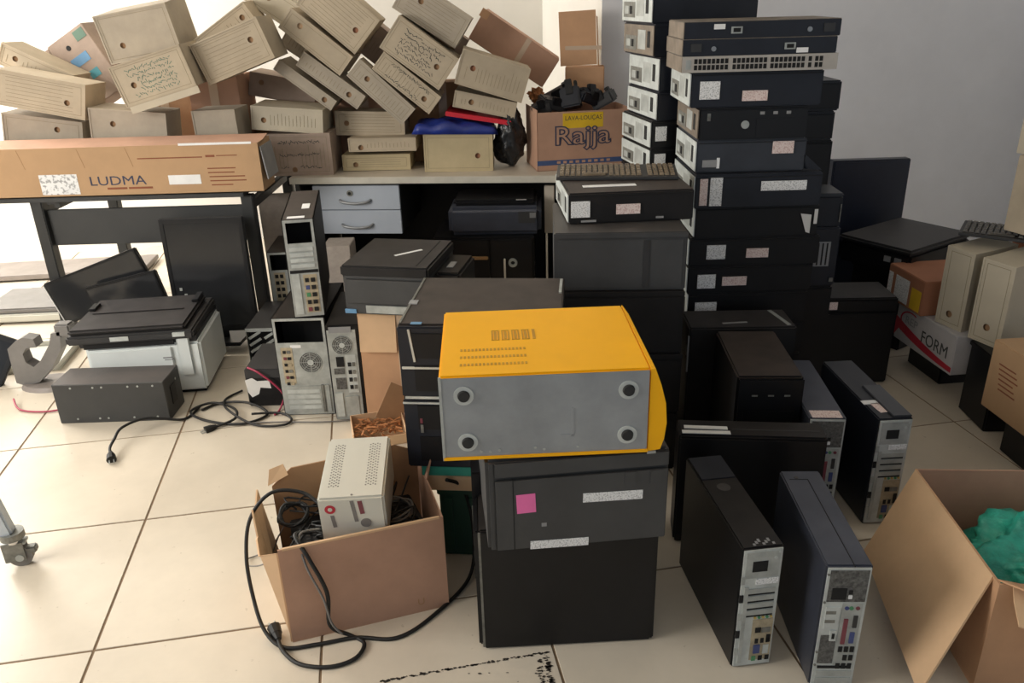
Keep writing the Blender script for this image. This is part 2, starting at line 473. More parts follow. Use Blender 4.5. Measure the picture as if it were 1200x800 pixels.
def case(t, w, d, h, m, b=0.004, seam=True):
    """steel cover with a slightly proud lid line"""
    c = bp(t, 'case_cover', (-w/2, -d/2 + .004, 0), (w/2, d/2, h), m, b)
    return c

def sff_upright(label, x, y, yaw, w, d, h, m, variant=0, group='slim computers standing on the floor', z=0):
    t = thing('slim_computer', label, 'computer', (x, y, z), yaw, group=group)
    case(t, w, d, h, m)
    F = FR('F', w, d, h)
    rp = RC(t, F, 'rear_panel', .004, .006, w - .004, h - .005, .000, K['silver2'], sink=.006)
    bp(t, 'rubber_foot', (-w/2 + .012, -d/2 + .03, -.0), (-w/2 + .027, -d/2 + .05, .002), K['rubber'])
    if variant == 0:
        RC(t, F, 'power_supply_plate', .010, h - .085, w - .010, h - .010, .0015, K['silver'])
        RC(t, F, 'power_inlet', w*.26, h - .066, w*.62, h - .036, .003, K['hole'])
        DISC(t, F, 'screw', w*.80, h - .030, .004, .003, K['silver2'])
        DISC(t, F, 'screw', w*.88, h - .014, .003, .003, K['silver2'])
        RC(t, F, 'label_sticker', w*.38, h - .105, w*.92, h - .089, .0025, K['white'])
        for k in range(4):
            v = h - .132 - k * .022
            RC(t, F, 'slot_cover', w*.2, v, w*.88, v + .014, .002, K['silver'])
            RC(t, F, 'slot_gap', w*.2, v - .006, w*.88, v - .0015, .001, K['hole'])
        RC(t, F, 'port_shield', w*.42, .022, w*.93, h - .215, .0012, K['io'])
        for k in range(5): DISC(t, F, 'audio_jack', w*(.46 + .1 * k), h - .208, .0035, .003, (K['gold'], K['grn'])[k % 2])
        RC(t, F, 'network_port', w*.5, h - .255, w*.64, h - .240, .003, K['hole'])
        RC(t, F, 'port_metal', w*.66, h - .256, w*.88, h - .241, .003, K['silverd'])
        RC(t, F, 'serial_port', w*.8, h - .288, w*.9, h - .265, .003, K['hole'])
        for k in range(3): RC(t, F, 'usb_port', w*(.52 + .14 * k), .076, w*(.60 + .14 * k), .090, .003, K['hole'])
        RC(t, F, 'display_port', w*.50, .044, w*.66, .070, .004, K['vga'])
        RC(t, F, 'parallel_port', w*.74, .040, w*.88, .068, .003, K['silver2'])
        for k in range(3): RC(t, F, 'usb_port', w*(.48 + .17 * k), .020, w*(.58 + .17 * k), .034, .003, (K['grn'], K['hole'], K['hole'])[k])
        for k in range(5):
            v = h * .12 + k * .055
            RC(t, F, 'edge_notch', .002, v, w*.11, v + .022, .0022, (K['silver'], K['hole'])[k % 2])
        RC(t, F, 'edge_strip', .012, h * .05, .022, h - .11, .004, K['silver'])
    else:
        RC(t, F, 'power_supply_plate', .010, h - .100, w - .008, h - .010, .0012, K['perf'])
        RC(t, F, 'power_inlet', w*.18, h - .092, w*.50, h - .060, .003, K['hole'])
        for k in range(2): RC(t, F, 'voltage_switch', w*.55, h - .076 - .014 * k, w*.63, h - .066 - .014 * k, .003, (K['hole'], K['whitep'])[k])
        RC(t, F, 'port_shield', w*.46, .070, w*.90, h - .105, .0012, K['silver'])
        RC(t, F, 'expansion_area', .010, .075, w*.44, h - .200, .0012, K['perf'])
        RC(t, F, 'upper_bracket', .012, h - .180, w*.42, h - .115, .0025, K['silver2'])
        for k in range(2): RC(t, F, 'bracket_slot', w*.12, h - .135 - .026 * k, w*.34, h - .126 - .026 * k, .0032, K['silverd'])
        RC(t, F, 'parallel_port', w*.54, h - .225, w*.63, h - .150, .004, K['dvi'])
        RC(t, F, 'serial_port', w*.74, h - .175, w*.83, h - .140, .004, K['plastg'])
        RC(t, F, 'display_port', w*.72, h - .222, w*.82, h - .190, .004, K['vga'])
        DISC(t, F, 'audio_jack', w*.80, h - .118, .005, .003, K['dvi'])
        DISC(t, F, 'audio_jack', w*.66, h - .118, .005, .003, K['grn'])
        DISC(t, F, 'audio_jack', w*.56, h - .118, .005, .003, K['vga'])
        RC(t, F, 'cover_latch', w*.28, h - .215, w*.42, h - .185, .004, K['silver2'])
        RC(t, F, 'latch_hole', w*.32, h - .208, w*.38, h - .192, .005, K['hole'])
        for r_ in range(3):
            for k in range(3):
                if r_ == 1 and k == 0: continue
                v = h - .250 - r_ * .026
                RC(t, F, 'usb_port', w*(.52 + .13 * k), v, w*(.61 + .13 * k), v + .016, .003, K['hole'])
        RC(t, F, 'long_slot', w*.12, .060, w*.78, .067, .002, K['hole'])
        for k in range(2): RC(t, F, 'slot_cover', w*.1, .012 + .022 * k, w*.9, .030 + .022 * k, .002, K['silver'])
        for v in (.07, .11, .26, .34): DISC(t, F, 'screw', w*.06, min(v, h - .02), .003, .002, K['silverd'])
    return t

def flat_pc(label, x, y, z, yaw, w, d, h, m, stickers=(), rear='L', front=False, tilt=0, group='flat desktop computers piled in stacks', rearmat='silver2', cat='computer'):
    """desktop case lying flat, long side to the viewer; (x, y) is the middle of its front edge"""
    c, s = math.cos(yaw), math.sin(yaw)
    t = thing('desktop_computer', label, cat, (x - s * d / 2, y + c * d / 2, z), yaw, tilt, group=group)
    case(t, w, d, h, m, .005)
    F = FR('F', w, d, h)
    RC(t, F, 'lid_line', .006, h * .90, w - .006, h * .915, .0, K['hole'], sink=.0055)
    if front:
        RC(t, F, 'front_bezel', .004, .004, w - .004, h - .006, .006, K['plast'], b=.003)
        DISC(t, F, 'power_button', w*.42, h*.48, .014, .010, K['silver'])
        for k in range(3): RC(t, F, 'front_port', w*(.55 + .12 * k), h*.78, w*(.59 + .12 * k), h*.87, .008, K['greyl'])
        RC(t, F, 'indicator', w*.07, h*.62, w*.10, h*.85, .008, K['silverd'])
        RC(t, F, 'drive_door', w*.52, h*.12, w*.95, h*.66, .0075, K['plast'], b=.001)
    for (a, b_, c_, d_, mk) in stickers:
        RC(t, F, 'label_sticker', a * w, b_ * h, c_ * w, d_ * h, .0008 if not front else .0085, K[mk], sink=.006)
    if rear:
        L_ = FR('L', w, d, h)
        RC(t, L_, 'rear_panel', .008, .006, d - .006, h - .006, .0025, K[rearmat], sink=.001)
        RC(t, L_, 'power_inlet', d*.80, h*.28, d*.88, h*.78, .004, K['hole'])
        RC(t, L_, 'expansion_slots', d*.50, h*.2, d*.74, h*.8, .0035, K['silver'])
        RC(t, L_, 'port_shield', d*.08, h*.15, d*.46, h*.6, .0035, K['silverd'])
        RC(t, L_, 'connector', d*.14, h*.25, d*.26, h*.48, .006, K['silver'])
        RC(t, L_, 'connector', d*.30, h*.25, d*.36, h*.48, .006, K['hole'])
        fan(t, L_, d*.64, h*.5, h*.28, hub=False)
    return t

def lying_tower(label, x, y, z, yaw, w, d, h, m, group='tower computers lying on their sides', marks=()):
    c, s = math.cos(yaw), math.sin(yaw)
    t = thing('tower_computer', label, 'computer', (x - s * d / 2, y + c * d / 2, z), yaw, group=group)
    case(t, w, d, h, m, .005)
    F = FR('F', w, d, h)
    RC(t, F, 'panel_lip', .0, h - .016, w, h, .0035, m, b=.0015)
    RC(t, F, 'bottom_plate', .014, .012, w - .014, h - .024, -.0015, m, sink=.006)
    for (a, b_, c_, d_, mk) in marks:
        RC(t, F, 'label_sticker', a * w, b_ * h, c_ * w, d_ * h, .001, K[mk], sink=.006)
    return t

def atx_rear(label, x, y, z, yaw, w, d, h, m, kind=0, group='open tower cases showing their backs'):
    """tower with its back to the viewer; (x, y) is the middle of its near bottom edge"""
    c, s = math.cos(yaw), math.sin(yaw)
    t = thing('tower_computer', label, 'computer', (x - s * d / 2, y + c * d / 2, z), yaw, group=group)
    F = FR('F', w, d, h)
    if kind in (0, 1, 3):      # empty power supply bay: frame built round a real opening
        top = h - .012; bot = h - (.105 if kind == 0 else .092)
        bp(t, 'side_panel', (-w/2, -d/2 + .004, 0), (-w/2 + .004, d/2, h), m)
        bp(t, 'side_panel', (w/2 - .004, -d/2 + .004, 0), (w/2, d/2, h), m)
        bp(t, 'top_panel', (-w/2, -d/2 + .004, h - .004), (w/2, d/2, h), m)
        bp(t, 'bottom_panel', (-w/2, -d/2 + .004, 0), (w/2, d/2, .004), m)
        bp(t, 'front_bezel', (-w/2, d/2 - .02, .004), (w/2, d/2, h - .004), K['plast'])
        bp(t, 'inner_tray', (-w/2 + .01, -d/2 + .10, .01), (w/2 - .01, -d/2 + .104, h - .01), K['hole'])
        rp = bp(t, 'rear_panel', (-w/2 + .004, -d/2, .004), (w/2 - .004, -d/2 + .003, bot), K['silver'])
        bp(t, 'bay_rim', (-w/2 + .004, -d/2, bot), (-w/2 + .014, -d/2 + .003, top), K['silver'])
        bp(t, 'bay_rim', (w/2 - .014, -d/2, bot), (w/2 - .004, -d/2 + .003, top), K['silver'])
        bp(t, 'bay_rim', (-w/2 + .004, -d/2, top), (w/2 - .004, -d/2 + .003, h - .002), K['silver'])
        if kind == 0:
            RC(t, F, 'port_shield', .022, h*.34, .068, bot - .02, .0015, K['io'])
            for k in range(6):
                v = bot - .045 - k * .028
                RC(t, F, 'connector', .030, v, .042, v + .012, .004, (K['hole'], K['dvi'], K['hole'])[k % 3])
                RC(t, F, 'connector', .046, v, .060, v + .012, .004, (K['silverd'], K['hole'], K['io'])[k % 3])
            fan(t, F, w*.64, h*.555, .045)
            RC(t, F, 'label_sticker', .062, bot - .022, .105, bot - .010, .001, K['whitep'])
            RC(t, F, 'expansion_area', .022, .02, w - .048, h*.31, .002, K['silver'])
            for k in range(4): RC(t, F, 'slot_cover', .026, .03 + k * .024, w - .054, .046 + k * .024, .0035, K['silver2'])
            RC(t, F, 'slot_bracket', w - .046, .015, w - .036, h*.32, .006, K['silverd'])
            RC(t, F, 'slot_bracket', w - .030, .015, w - .014, h*.32, .004, K['silver'])
        elif kind == 1:
            for k in range(4): RC(t, F, 'slot_cover', .016, bot - .030 - k * .022, w - .016, bot - .016 - k * .022, .003, K['silver2'])
            RC(t, F, 'slot_gap', .008, bot - .118, w - .006, bot - .106, .0015, K['hole'])
            RC(t, F, 'port_shield', w*.45, .02, w*.88, bot - .125, .0015, K['io'])
            for k in range(5):
                v = bot - .155 - k * .030
                RC(t, F, 'connector', w*.50, v, w*.62, v + .016, .004, (K['hole'], K['vga'], K['grn'], K['hole'], K['dvi'])[k])
                RC(t, F, 'connector', w*.68, v, w*.82, v + .016, .004, K['hole'])
            RC(t, F, 'side_strip', w*.10, .015, w*.34, bot - .12, .003, K['silver2'])
        else:
            RC(t, F, 'port_shield', .022, h*.30, .078, bot - .012, .0015, K['io'])
            for k in range(4):
                for q in range(2):
                    v = bot - .04 - k * .034
                    RC(t, F, 'connector', .028 + q * .024, v, .044 + q * .024, v + .018, .004, K['hole'])
            RC(t, F, 'grey_plate', .095, h*.42, w - .016, bot - .012, .002, K['greyl'])
            RC(t, F, 'expansion_area', .02, .03, w - .02, h*.27, .002, K['silver2'])
    else:
        case(t, w, d, h, m)
        RC(t, F, 'rear_panel', .003, .004, w - .014, h - .02, .0, K['silver'], sink=.006)
        RC(t, F, 'top_label', .012, h - .030, w - .030, h - .006, .002, K['greyl'])
        fan(t, F, w*.45, h*.80, .040)
        RC(t, F, 'power_inlet', w*.22, h*.58, w*.45, h*.68, .004, K['hole'])
        RC(t, F, 'port_shield', w*.50, h*.30, w*.82, h*.70, .0015, K['silver2'])
        for k in range(4):
            RC(t, F, 'connector', w*.56, h*(.34 + .08 * k), w*.66, h*(.38 + .08 * k), .004, K['hole'])
            RC(t, F, 'connector', w*.70, h*(.34 + .08 * k), w*.78, h*(.38 + .08 * k), .004, K['silverd'])
        RC(t, F, 'vent_plate', w*.12, h*.50, w*.44, h*.56, .002, K['perf'])
        RC(t, F, 'vent_plate', w*.14, h*.34, w*.46, h*.46, .002, K['perf'])
        RC(t, F, 'slot_cover', w*.08, .02, w*.30, h*.30, .005, K['silver2'])
        RC(t, F, 'slot_cover', w*.36, .02, w*.78, h*.26, .003, K['silver'])
        RC(t, FR('R', w, d, h), 'side_latch', .012, h*.30, .022, h*.68, .004, K['silverd'])
    return t

def front_tower(label, x, y, z, yaw, w, d, h, m, group='black tower computers crowded by the tall stack'):
    c, s = math.cos(yaw), math.sin(yaw)
    t = thing('tower_computer', label, 'computer', (x - s * d / 2, y + c * d / 2, z), yaw, group=group)
    case(t, w, d, h, m, .006)
    return t

def sheet(name, pts, th, m, parent):
    """polygonal board in the plane of its first three points, th thick"""
    P = [Vector(p) for p in pts]
    n = (P[1] - P[0]).cross(P[2] - P[0]).normalized() * th
    bm = bmesh.new()
    a = [bm.verts.new(p) for p in P]; b = [bm.verts.new(p + n) for p in P]
    bm.faces.new(a[::-1]); bm.faces.new(b)
    for i in range(len(P)):
        j = (i + 1) % len(P); bm.faces.new((a[i], a[j], b[j], b[i]))
    return OB(name, bm, m, parent)

def fm(x, y, yaw, d):
    return x + math.sin(yaw) * d / 2, y - math.cos(yaw) * d / 2

# ------------------------------------------------------------------ tables
t = thing('work_table', 'dark grey steel work table under the long brown carton', 'table', (-1.74, 4.2, 0), 0.0)
X0, X1, YA, YBK = -.50, .50, -.36, .38
bp(t, 'tabletop', (-.78, -.42, .735), (.50, .42, .76), K['panelg'], .003)
for (lx, ly) in ((X0, YA), (X1, YA), (X0, YBK), (X1, YBK)):
    bp(t, 'leg', (lx - .028, ly - .028, 0), (lx + .028, ly + .028, .735), K['frame'], .004)
    bp(t, 'foot_cap', (lx - .031, ly - .031, 0), (lx + .031, ly + .031, .02), K['rubber'], .003)
bp(t, 'modesty_panel', (X0 + .03, YA + .0, .510), (X1 - .03, YA + .022, .684), K['panelg'], .003)
bm = bmesh.new(); BX(bm, (X0 + .05, YA - .02, .716), (X0 + .11, YA + .0, .735)); BX(bm, (X0 + .085, YA - .02, .700), (X0 + .11, YA, .716)); OB('corner_bracket', bm, K['frame'], t)
bp(t, 'side_rail', (X0 - .02, YA + .03, .66), (X0 + .02, YBK - .03, .70), K['frame'], .003)
bp(t, 'side_rail', (X1 - .02, YA + .03, .66), (X1 + .02, YBK - .03, .70), K['frame'], .003)

DY = -0.10
t = thing('office_desk', 'beige-topped office desk with grey drawers below the archive boxes', 'desk', (-.27, 4.36, 0), DY)
bp(t, 'desktop_board', (-.80, -.345, .722), (.74, .335, .757), K['lam'], .003)
bp(t, 'edge_band', (-.80, -.350, .724), (.74, -.344, .755), K['edge'])
bp(t, 'corner_cap', (-.812, -.345, .715), (-.80, -.315, .760), K['hole'])
bp(t, 'desk_leg', (-.79, -.12, 0), (-.765, .30, .722), K['panelg'], .002)
bp(t, 'desk_leg', (.485, -.315, .46), (.535, -.29, .70), K['lam'], .002)
bp(t, 'desk_leg', (.490, -.305, 0), (.500, -.295, .46), K['chrome'])
bp(t, 'desk_leg', (.70, -.28, 0), (.725, .30, .722), K['panelg'], .002)
bp(t, 'back_panel', (-.76, .28, .0), (.70, .30, .722), K['plast'])
bp(t, 'side_apron', (-.79, -.31, .45), (-.765, -.12, .722), K['panelg'], .002)
dr = bp(t, 'drawer_box', (-.685, -.31, .455), (-.25, .2, .715), K['panelg'], .002)
for k in range(2):
    z0 = .588 - k * .126
    f = bp(t, 'drawer_front', (-.692, -.332, z0), (-.245, -.312, z0 + .122), K['drawer'], .002)
    bm = bmesh.new()
    TUBE(bm, [(-.555, -.333, z0 + .050), (-.535, -.352, z0 + .042), (-.475, -.356, z0 + .036), (-.415, -.352, z0 + .042), (-.395, -.333, z0 + .050)], .007, 8, 4)
    OB('handle', bm, K['handle'], f, True)
    if k == 0:
        bm = bmesh.new(); CY(bm, .015, 0, .006, Matrix.Translation((-.50, -.332, z0 + .085)) @ Matrix.Rotation(math.pi / 2, 4, 'X'), 14); OB('lock', bm, K['silverd'], f)
        bm = bmesh.new(); CY(bm, .008, .006, .009, Matrix.Translation((-.50, -.332, z0 + .085)) @ Matrix.Rotation(math.pi / 2, 4, 'X'), 12); OB('keyhole', bm, K['hole'], f)

t = thing('fibreboard_panel', 'grey-beige fibreboard panel standing between the two tables', 'board', (-1.155, 4.20, 0))
bp(t, 'board', (-.145, -.012, 0), (.075, .012, .655), K['board'], .002)
bp(t, 'edge_strip', (-.148, -.014, 0), (-.145, .014, .655), K['lam'])

# cabinet, printer-like device and grey carton under the desk
t = thing('black_cabinet', 'black low cabinet with brass handle in the dark under the desk', 'cabinet', (-.06, 3.98, 0), -.05)
bp(t, 'body', (-.30, -.17, 0), (.19, .18, .50), K['plast'], .004)
bp(t, 'door', (-.29, -.185, .03), (-.03, -.17, .49), K['plast'], .003)
bp(t, 'door', (-.02, -.185, .03), (.18, -.17, .49), K['plast'], .003)
bp(t, 'brass_handle', (-.135, -.205, .395), (-.035, -.188, .410), K['brass'], .003)
bp(t, 'chrome_rod', (.040, -.20, .22), (.050, -.19, .400), K['chrome'], .002)
bm = bmesh.new(); RING(bm, .010, .022, 0, .010, Matrix.Translation((.085, -.186, .375)) @ Matrix.Rotation(math.pi / 2, 4, 'X'), 18); OB('lock_ring', bm, K['silver'], t)
bp(t, 'floor_rod', (-.10, -.20, .20), (-.09, -.19, .26), K['silverd'])

t = thing('laser_printer', 'matte black printer with rounded lid in the shade under the desk', 'printer', (-.06, 3.99, .502), -.05)
bm = bmesh.new(); BX(bm, (-.225, -.16, 0), (.225, .16, .135)); bev(bm, .022, 3); OB('body', bm, K['blueblk'], t)
bp(t, 'top_lid', (-.20, -.12, .1352), (.20, .14, .165), K['plast'], .012)
RC(t, FR('F', .45, .32, .135), 'control_panel', .34, .06, .42, .115, .003, K['plastg'])
RC(t, FR('F', .45, .32, .135), 'indicator_window', .395, .085, .425, .11, .004, K['handle'])
RC(t, FR('T', .45, .32, .165), 'front_sticker', .33, .03, .38, .045, .001, K['greyl'])

t = thing('grey_carton', 'small grey cardboard box behind the tall bare tower case', 'box', (-.86, 3.98, 0))
bp(t, 'body', (-.07, -.08, 0), (.065, .08, .449), K['board'], .003)
bp(t, 'flap', (-.07, -.082, .40), (.065, -.080, .449), K['board'])

# ------------------------------------------------------------------ long carton on the work table
t = thing('long_carton', 'long flat brown carton with a printed logo lying on the work table', 'carton', (-1.885, 3.862, .762), 0.0)
W, D, H = 1.50, .20, .225
F = Matrix(((1, 0, 0, -W/2 + .0), (0, 0, -1, -D/2), (0, 1, 0, 0), (0, 0, 0, 1)))
bp(t, 'front_wall', (-W/2, -D/2, 0), (W/2, -D/2 + .004, H), K['carton2'])
bp(t, 'back_wall', (-W/2, D/2 - .004, 0), (W/2, D/2, H), K['cartond'])
bp(t, 'bottom', (-W/2, -D/2, 0), (W/2, D/2, .004), K['carton2'])
bp(t, 'end_wall', (W/2 - .004, -D/2 + .004, 0), (W/2, D/2 - .004, H), K['carton2'])
bp(t, 'end_wall', (-W/2, -D/2 + .004, 0), (-W/2 + .004, D/2 - .004, H), K['carton2'])
bp(t, 'top_flap', (-W/2, -D/2 + .006, 0), (W/2, D/2 - .02, .004), K['cartonp'], M=Matrix.Translation((0, 0, H - .002)) @ Matrix.Rotation(.16, 4, 'X'))
bp(t, 'end_flap', (0, -D/2 + .01, -.15), (.005, D/2 - .01, 0), K['greyl'], M=Matrix.Translation((W/2 + .004, 0, H - .02)) @ Matrix.Rotation(-.12, 4, 'Y'))
R0 = W - .005   # right end in u
def px(u): return R0 - (305 - u) / 262.0
RC(t, F, 'shipping_label', px(37), .012, px(83), .105, .001, K['ship'], rot=0)
RC(t, F, 'white_sticker', px(193), .045, px(232), .088, .001, K['whitep'])
TXT(t, F, 'LUDMA', px(131), .068, .060, K['navyink'], sx=1.30)
for a, b_ in ((117, 141), (143, 172)): RC(t, F, 'printed_strip', px(a), .030, px(b_), .039, .0008, K['redink'])
for k, (a, b_) in enumerate(((242, 276), (242, 274), (243, 286), (243, 287), (244, 270))):
    RC(t, F, 'printed_line', px(a), .112 - k * .019, px(b_), .117 - k * .019, .0008, K['redink'])
RC(t, F, 'printed_line', px(160), .165, px(238), .170, .0008, K['redink'])
RC(t, F, 'printed_mark', px(242), .166, px(253), .176, .0008, K['redink'])
RC(t, F, 'printed_line', px(255), .170, px(280), .174, .0008, K['redink'])
RC(t, F, 'white_strip', px(212), H - .004, px(299), H + .006, .002, K['whitep'])
for (a, b_) in ((20, 36), (92, 110), (150, 155)):
    RC(t, F, 'crease', px(a) , .13, px(a) + .003, H - .004, .0005, K['cartond'], rot=.25)

# ------------------------------------------------------------------ archive boxes
def holed_face(bm, w, h, hu, hv, r, y):
    n = 18
    outer = [bm.verts.new((x, y, z)) for x, z in ((-w/2, -h/2), (w/2, -h/2), (w/2, h/2), (-w/2, h/2))]
    eo = [bm.edges.new((outer[i], outer[(i + 1) % 4])) for i in range(4)]
    ci = [bm.verts.new((hu + r * math.cos(6.28318 * i / n), y, hv + r * math.sin(6.28318 * i / n))) for i in range(n)]
    ei = [bm.edges.new((ci[i], ci[(i + 1) % n])) for i in range(n)]
    bmesh.ops.triangle_fill(bm, use_beauty=True, edges=eo + ei)

ARCH = 'cardboard archive boxes heaped on the tables'
def archive(label, p, D=.25, hole=(.7, .5), m='kraft', form='v', hand=0, hr=.0135, frame=True, hm='hole', group=ARCH, ink='ink'):
    x, y, z, yaw, pt, rl, w, h = p
    t = thing('archive_box', label, 'archive box', (x, y, z), yaw, pt, rl, group)
    bm = bmesh.new()
    r = min(hr, h * .28)
    hu, hv = (hole[0] - .5) * w, (hole[1] - .5) * h
    holed_face(bm, w, h, hu, hv, r, 0)
    for f in ((( -w/2, 0, -h/2), (-w/2, D, -h/2), (-w/2, D, h/2), (-w/2, 0, h/2)), ((w/2, 0, -h/2), (w/2, 0, h/2), (w/2, D, h/2), (w/2, D, -h/2)),
              ((-w/2, 0, h/2), (-w/2, D, h/2), (w/2, D, h/2), (w/2, 0, h/2)), ((-w/2, 0, -h/2), (w/2, 0, -h/2), (w/2, D, -h/2), (-w/2, D, -h/2)),
              ((-w/2, D, -h/2), (w/2, D, -h/2), (w/2, D, h/2), (-w/2, D, h/2))):
        bm.faces.new([bm.verts.new(v) for v in f])
    bmesh.ops.remove_doubles(bm, verts=bm.verts[:], dist=1e-5)
    OB('box_body', bm, K[m], t)
    e = .004
    bp(t, 'box_contents', (-w/2 + e, .012, -h/2 + e), (w/2 - e, D - e, h/2 - e), K[hm] if hm != 'hole' else K['cartond'])
    bm = bmesh.new()       # tuck lip round the front
    q = .003
    BX(bm, (-w/2 - .001, -q, h/2 - .006), (w/2 + .001, .02, h/2 + .001)); BX(bm, (-w/2 - .001, -q, -h/2 - .001), (w/2 + .001, .02, -h/2 + .005))
    BX(bm, (-w/2 - .001, -q, -h/2 + .005), (-w/2 + .006, .02, h/2 - .006)); BX(bm, (w/2 - .006, -q, -h/2 + .005), (w/2 + .001, .02, h/2 - .006))
    OB('front_rim', bm, K[m], t)
    if frame or form:
        bm = bmesh.new(); a, b = w/2 - .018, h/2 - min(.016, h * .2); l = .0016; yt = -.0007
        if frame:
            BX(bm, (-a, yt, b - l), (a, .001, b)); BX(bm, (-a, yt, -b), (a, .001, -b + l)); BX(bm, (-a, yt, -b), (-a + l, .001, b)); BX(bm, (a - l, yt, -b), (a, .001, b))
        def clear(u, v): return (u - hu) ** 2 + (v - hv) ** 2 > (r + .006) ** 2
        if form == 'v':
            n = int(w / .022)
            for k in range(n):
                u = -a + .02 + (2 * a - .04) * k / max(1, n - 1)
                if abs(u - hu) < r + .012: continue
                BX(bm, (u, yt, -b * .75), (u + .002, .001, b * (.1 + .6 * rnd.random())))
        if form == 'h':
            n = max(2, int(h / .022))
            for k in range(n):
                v = -b + .012 + (2 * b - .024) * k / max(1, n - 1)
                if abs(v - hv) < r + .005: 
                    if hu > 0: BX(bm, (-a * .8, yt, v), (hu - r - .01, .001, v + .0016))
                    else: BX(bm, (hu + r + .01, yt, v), (a * .8, .001, v + .0016))
                else: BX(bm, (-a * .8, yt, v), (a * .8, .001, v + .0016))
        OB('printed_form', bm, K['print'], t)['kind'] = 'stuff'
    if hand:
        bm = bmesh.new(); rr = random.Random(int(abs(x * 1000) + abs(z * 777)))
        rows = hand
        for k in range(rows):
            v = h * (.30 - .6 * k / max(1, rows - 1)) if rows > 1 else 0
            u = -w * .30
            while u < w * .32:
                L_ = rr.uniform(.006, .018); s = rr.uniform(-.9, .9)
                if (u - hu) ** 2 + (v - hv) ** 2 > (r + .02) ** 2:
                    BX(bm, (-L_/2, -.0009, -.0014), (L_/2, .001, .0014), Matrix.Translation((u, 0, v + rr.uniform(-.006, .006))) @ Matrix.Rotation(s + (1.2 if rr.random() < .5 else 0), 4, 'Y'))
                u += rr.uniform(.006, .013)
        OB('handwriting', bm, K[ink], t)['kind'] = 'stuff'
    return t

archive('grey-tan archive box at top left with a wide top, above the scribbled one', (-1.744, 4.150, 1.449, -0.005, 0.12, -0.150, 0.358, 0.220), 0.26, (.25, .33), 'kraft2', None)
b2 = archive('tilted archive box covered in green handwriting over the long carton', (-1.615, 3.915, 1.272, -0.011, 0.035, -0.263, 0.355, 0.187), 0.22, (.22, .45), 'kraft', None, hand=6, ink='inkg')
bp(b2, 'lower_flap', (-.16, -.012, -.125), (.185, -.008, -.094), K['cream'])  # cream board paints in the light on this strip
archive('archive box with two finger holes leaning at the left picture edge', (-2.303, 4.210, 1.300, 0.013, -0.025, 0.480, 0.349, 0.106), 0.19, (.22, .55), 'kraft', 'v')
archive('pale archive box at left edge, low hole on the right, big blank face', (-2.183, 3.975, 1.203, 0.025, -0.030, 0.215, 0.415, 0.162), 0.22, (.80, .40), 'kraft', 'h')
archive('archive box standing lowest at the left edge behind the long carton', (-2.237, 4.000, 0.944, 0.045, 0.000, 0.160, 0.367, 0.305), 0.2, (.68, .84), 'kraft2', None)
b3 = thing('archive_box', 'leaning pinkish archive box patched with blue and teal tape', 'archive box', (-2.205, 4.43, 1.297), -.10, .0, -.50, ARCH)
bp(b3, 'box_body', (-.081, 0, -.205), (.162, .20, .146), K['kraftp'], .003)
bp(b3, 'shade_side', (-.162, .01, -.195), (-.0815, .19, .130), K['cartond'])  # darker board puts this side's shade into its colour
bp(b3, 'side_flap', (-.168, .0, .065), (-.0815, .006, .138), K['kraftp'])
bp(b3, 'blue_tape', (-.016, -.0015, -.013), (.092, .001, .033), K['bluet'])
bp(b3, 'teal_tape', (.033, -.0015, -.097), (.092, .001, -.056), K['tealt'])
bm = bmesh.new(); CY(bm, .013, -.001, .0015, Matrix.Translation((.02, 0, .085)) @ Matrix.Rotation(math.pi / 2, 4, 'X'), 16); OB('finger_hole', bm, K['hole'], b3)
bp(b3, 'green_patch', (.085, -.0015, .085), (.148, .001, .132), K['inkg'])
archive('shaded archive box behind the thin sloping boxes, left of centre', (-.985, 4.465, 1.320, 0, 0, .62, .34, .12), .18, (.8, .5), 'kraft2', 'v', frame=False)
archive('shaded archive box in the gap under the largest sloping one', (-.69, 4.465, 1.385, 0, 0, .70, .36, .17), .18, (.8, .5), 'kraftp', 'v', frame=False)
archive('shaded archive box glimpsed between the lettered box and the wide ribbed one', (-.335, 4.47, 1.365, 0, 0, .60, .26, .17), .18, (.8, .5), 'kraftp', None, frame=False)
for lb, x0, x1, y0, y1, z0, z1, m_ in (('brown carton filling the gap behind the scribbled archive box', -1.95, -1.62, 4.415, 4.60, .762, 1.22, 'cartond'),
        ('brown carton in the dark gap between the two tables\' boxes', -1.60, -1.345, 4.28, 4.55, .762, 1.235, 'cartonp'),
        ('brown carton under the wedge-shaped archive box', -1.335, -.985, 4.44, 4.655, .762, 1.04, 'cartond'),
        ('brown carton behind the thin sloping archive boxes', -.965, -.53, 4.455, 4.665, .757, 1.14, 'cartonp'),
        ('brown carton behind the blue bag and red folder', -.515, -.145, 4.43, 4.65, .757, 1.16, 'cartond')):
    t = thing('brown_carton', lb, 'carton', ((x0 + x1) / 2, (y0 + y1) / 2, z0), group='cartons behind the archive boxes')
    w_, d_, h_ = x1 - x0, y1 - y0, z1 - z0
    bp(t, 'body', (-w_/2, -d_/2, 0), (w_/2, d_/2, h_), K[m_], .003)
    bp(t, 'packing_tape', (-.022, -d_/2 - .001, 0), (.022, -d_/2 + .001, h_), K['tape'])
    bp(t, 'top_flap', (-w_/2, -d_/2, h_), (w_/2, -.004, h_ + .004), K[m_])
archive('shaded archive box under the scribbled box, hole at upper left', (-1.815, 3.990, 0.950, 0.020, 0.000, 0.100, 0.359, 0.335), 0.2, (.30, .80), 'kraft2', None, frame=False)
archive('dull grey archive box end in shade beside a dark gap', (-1.410, 4.050, 0.930, -0.030, 0.000, -0.020, 0.210, 0.340), 0.2, (.5, .2), 'kraft2', None, frame=False)
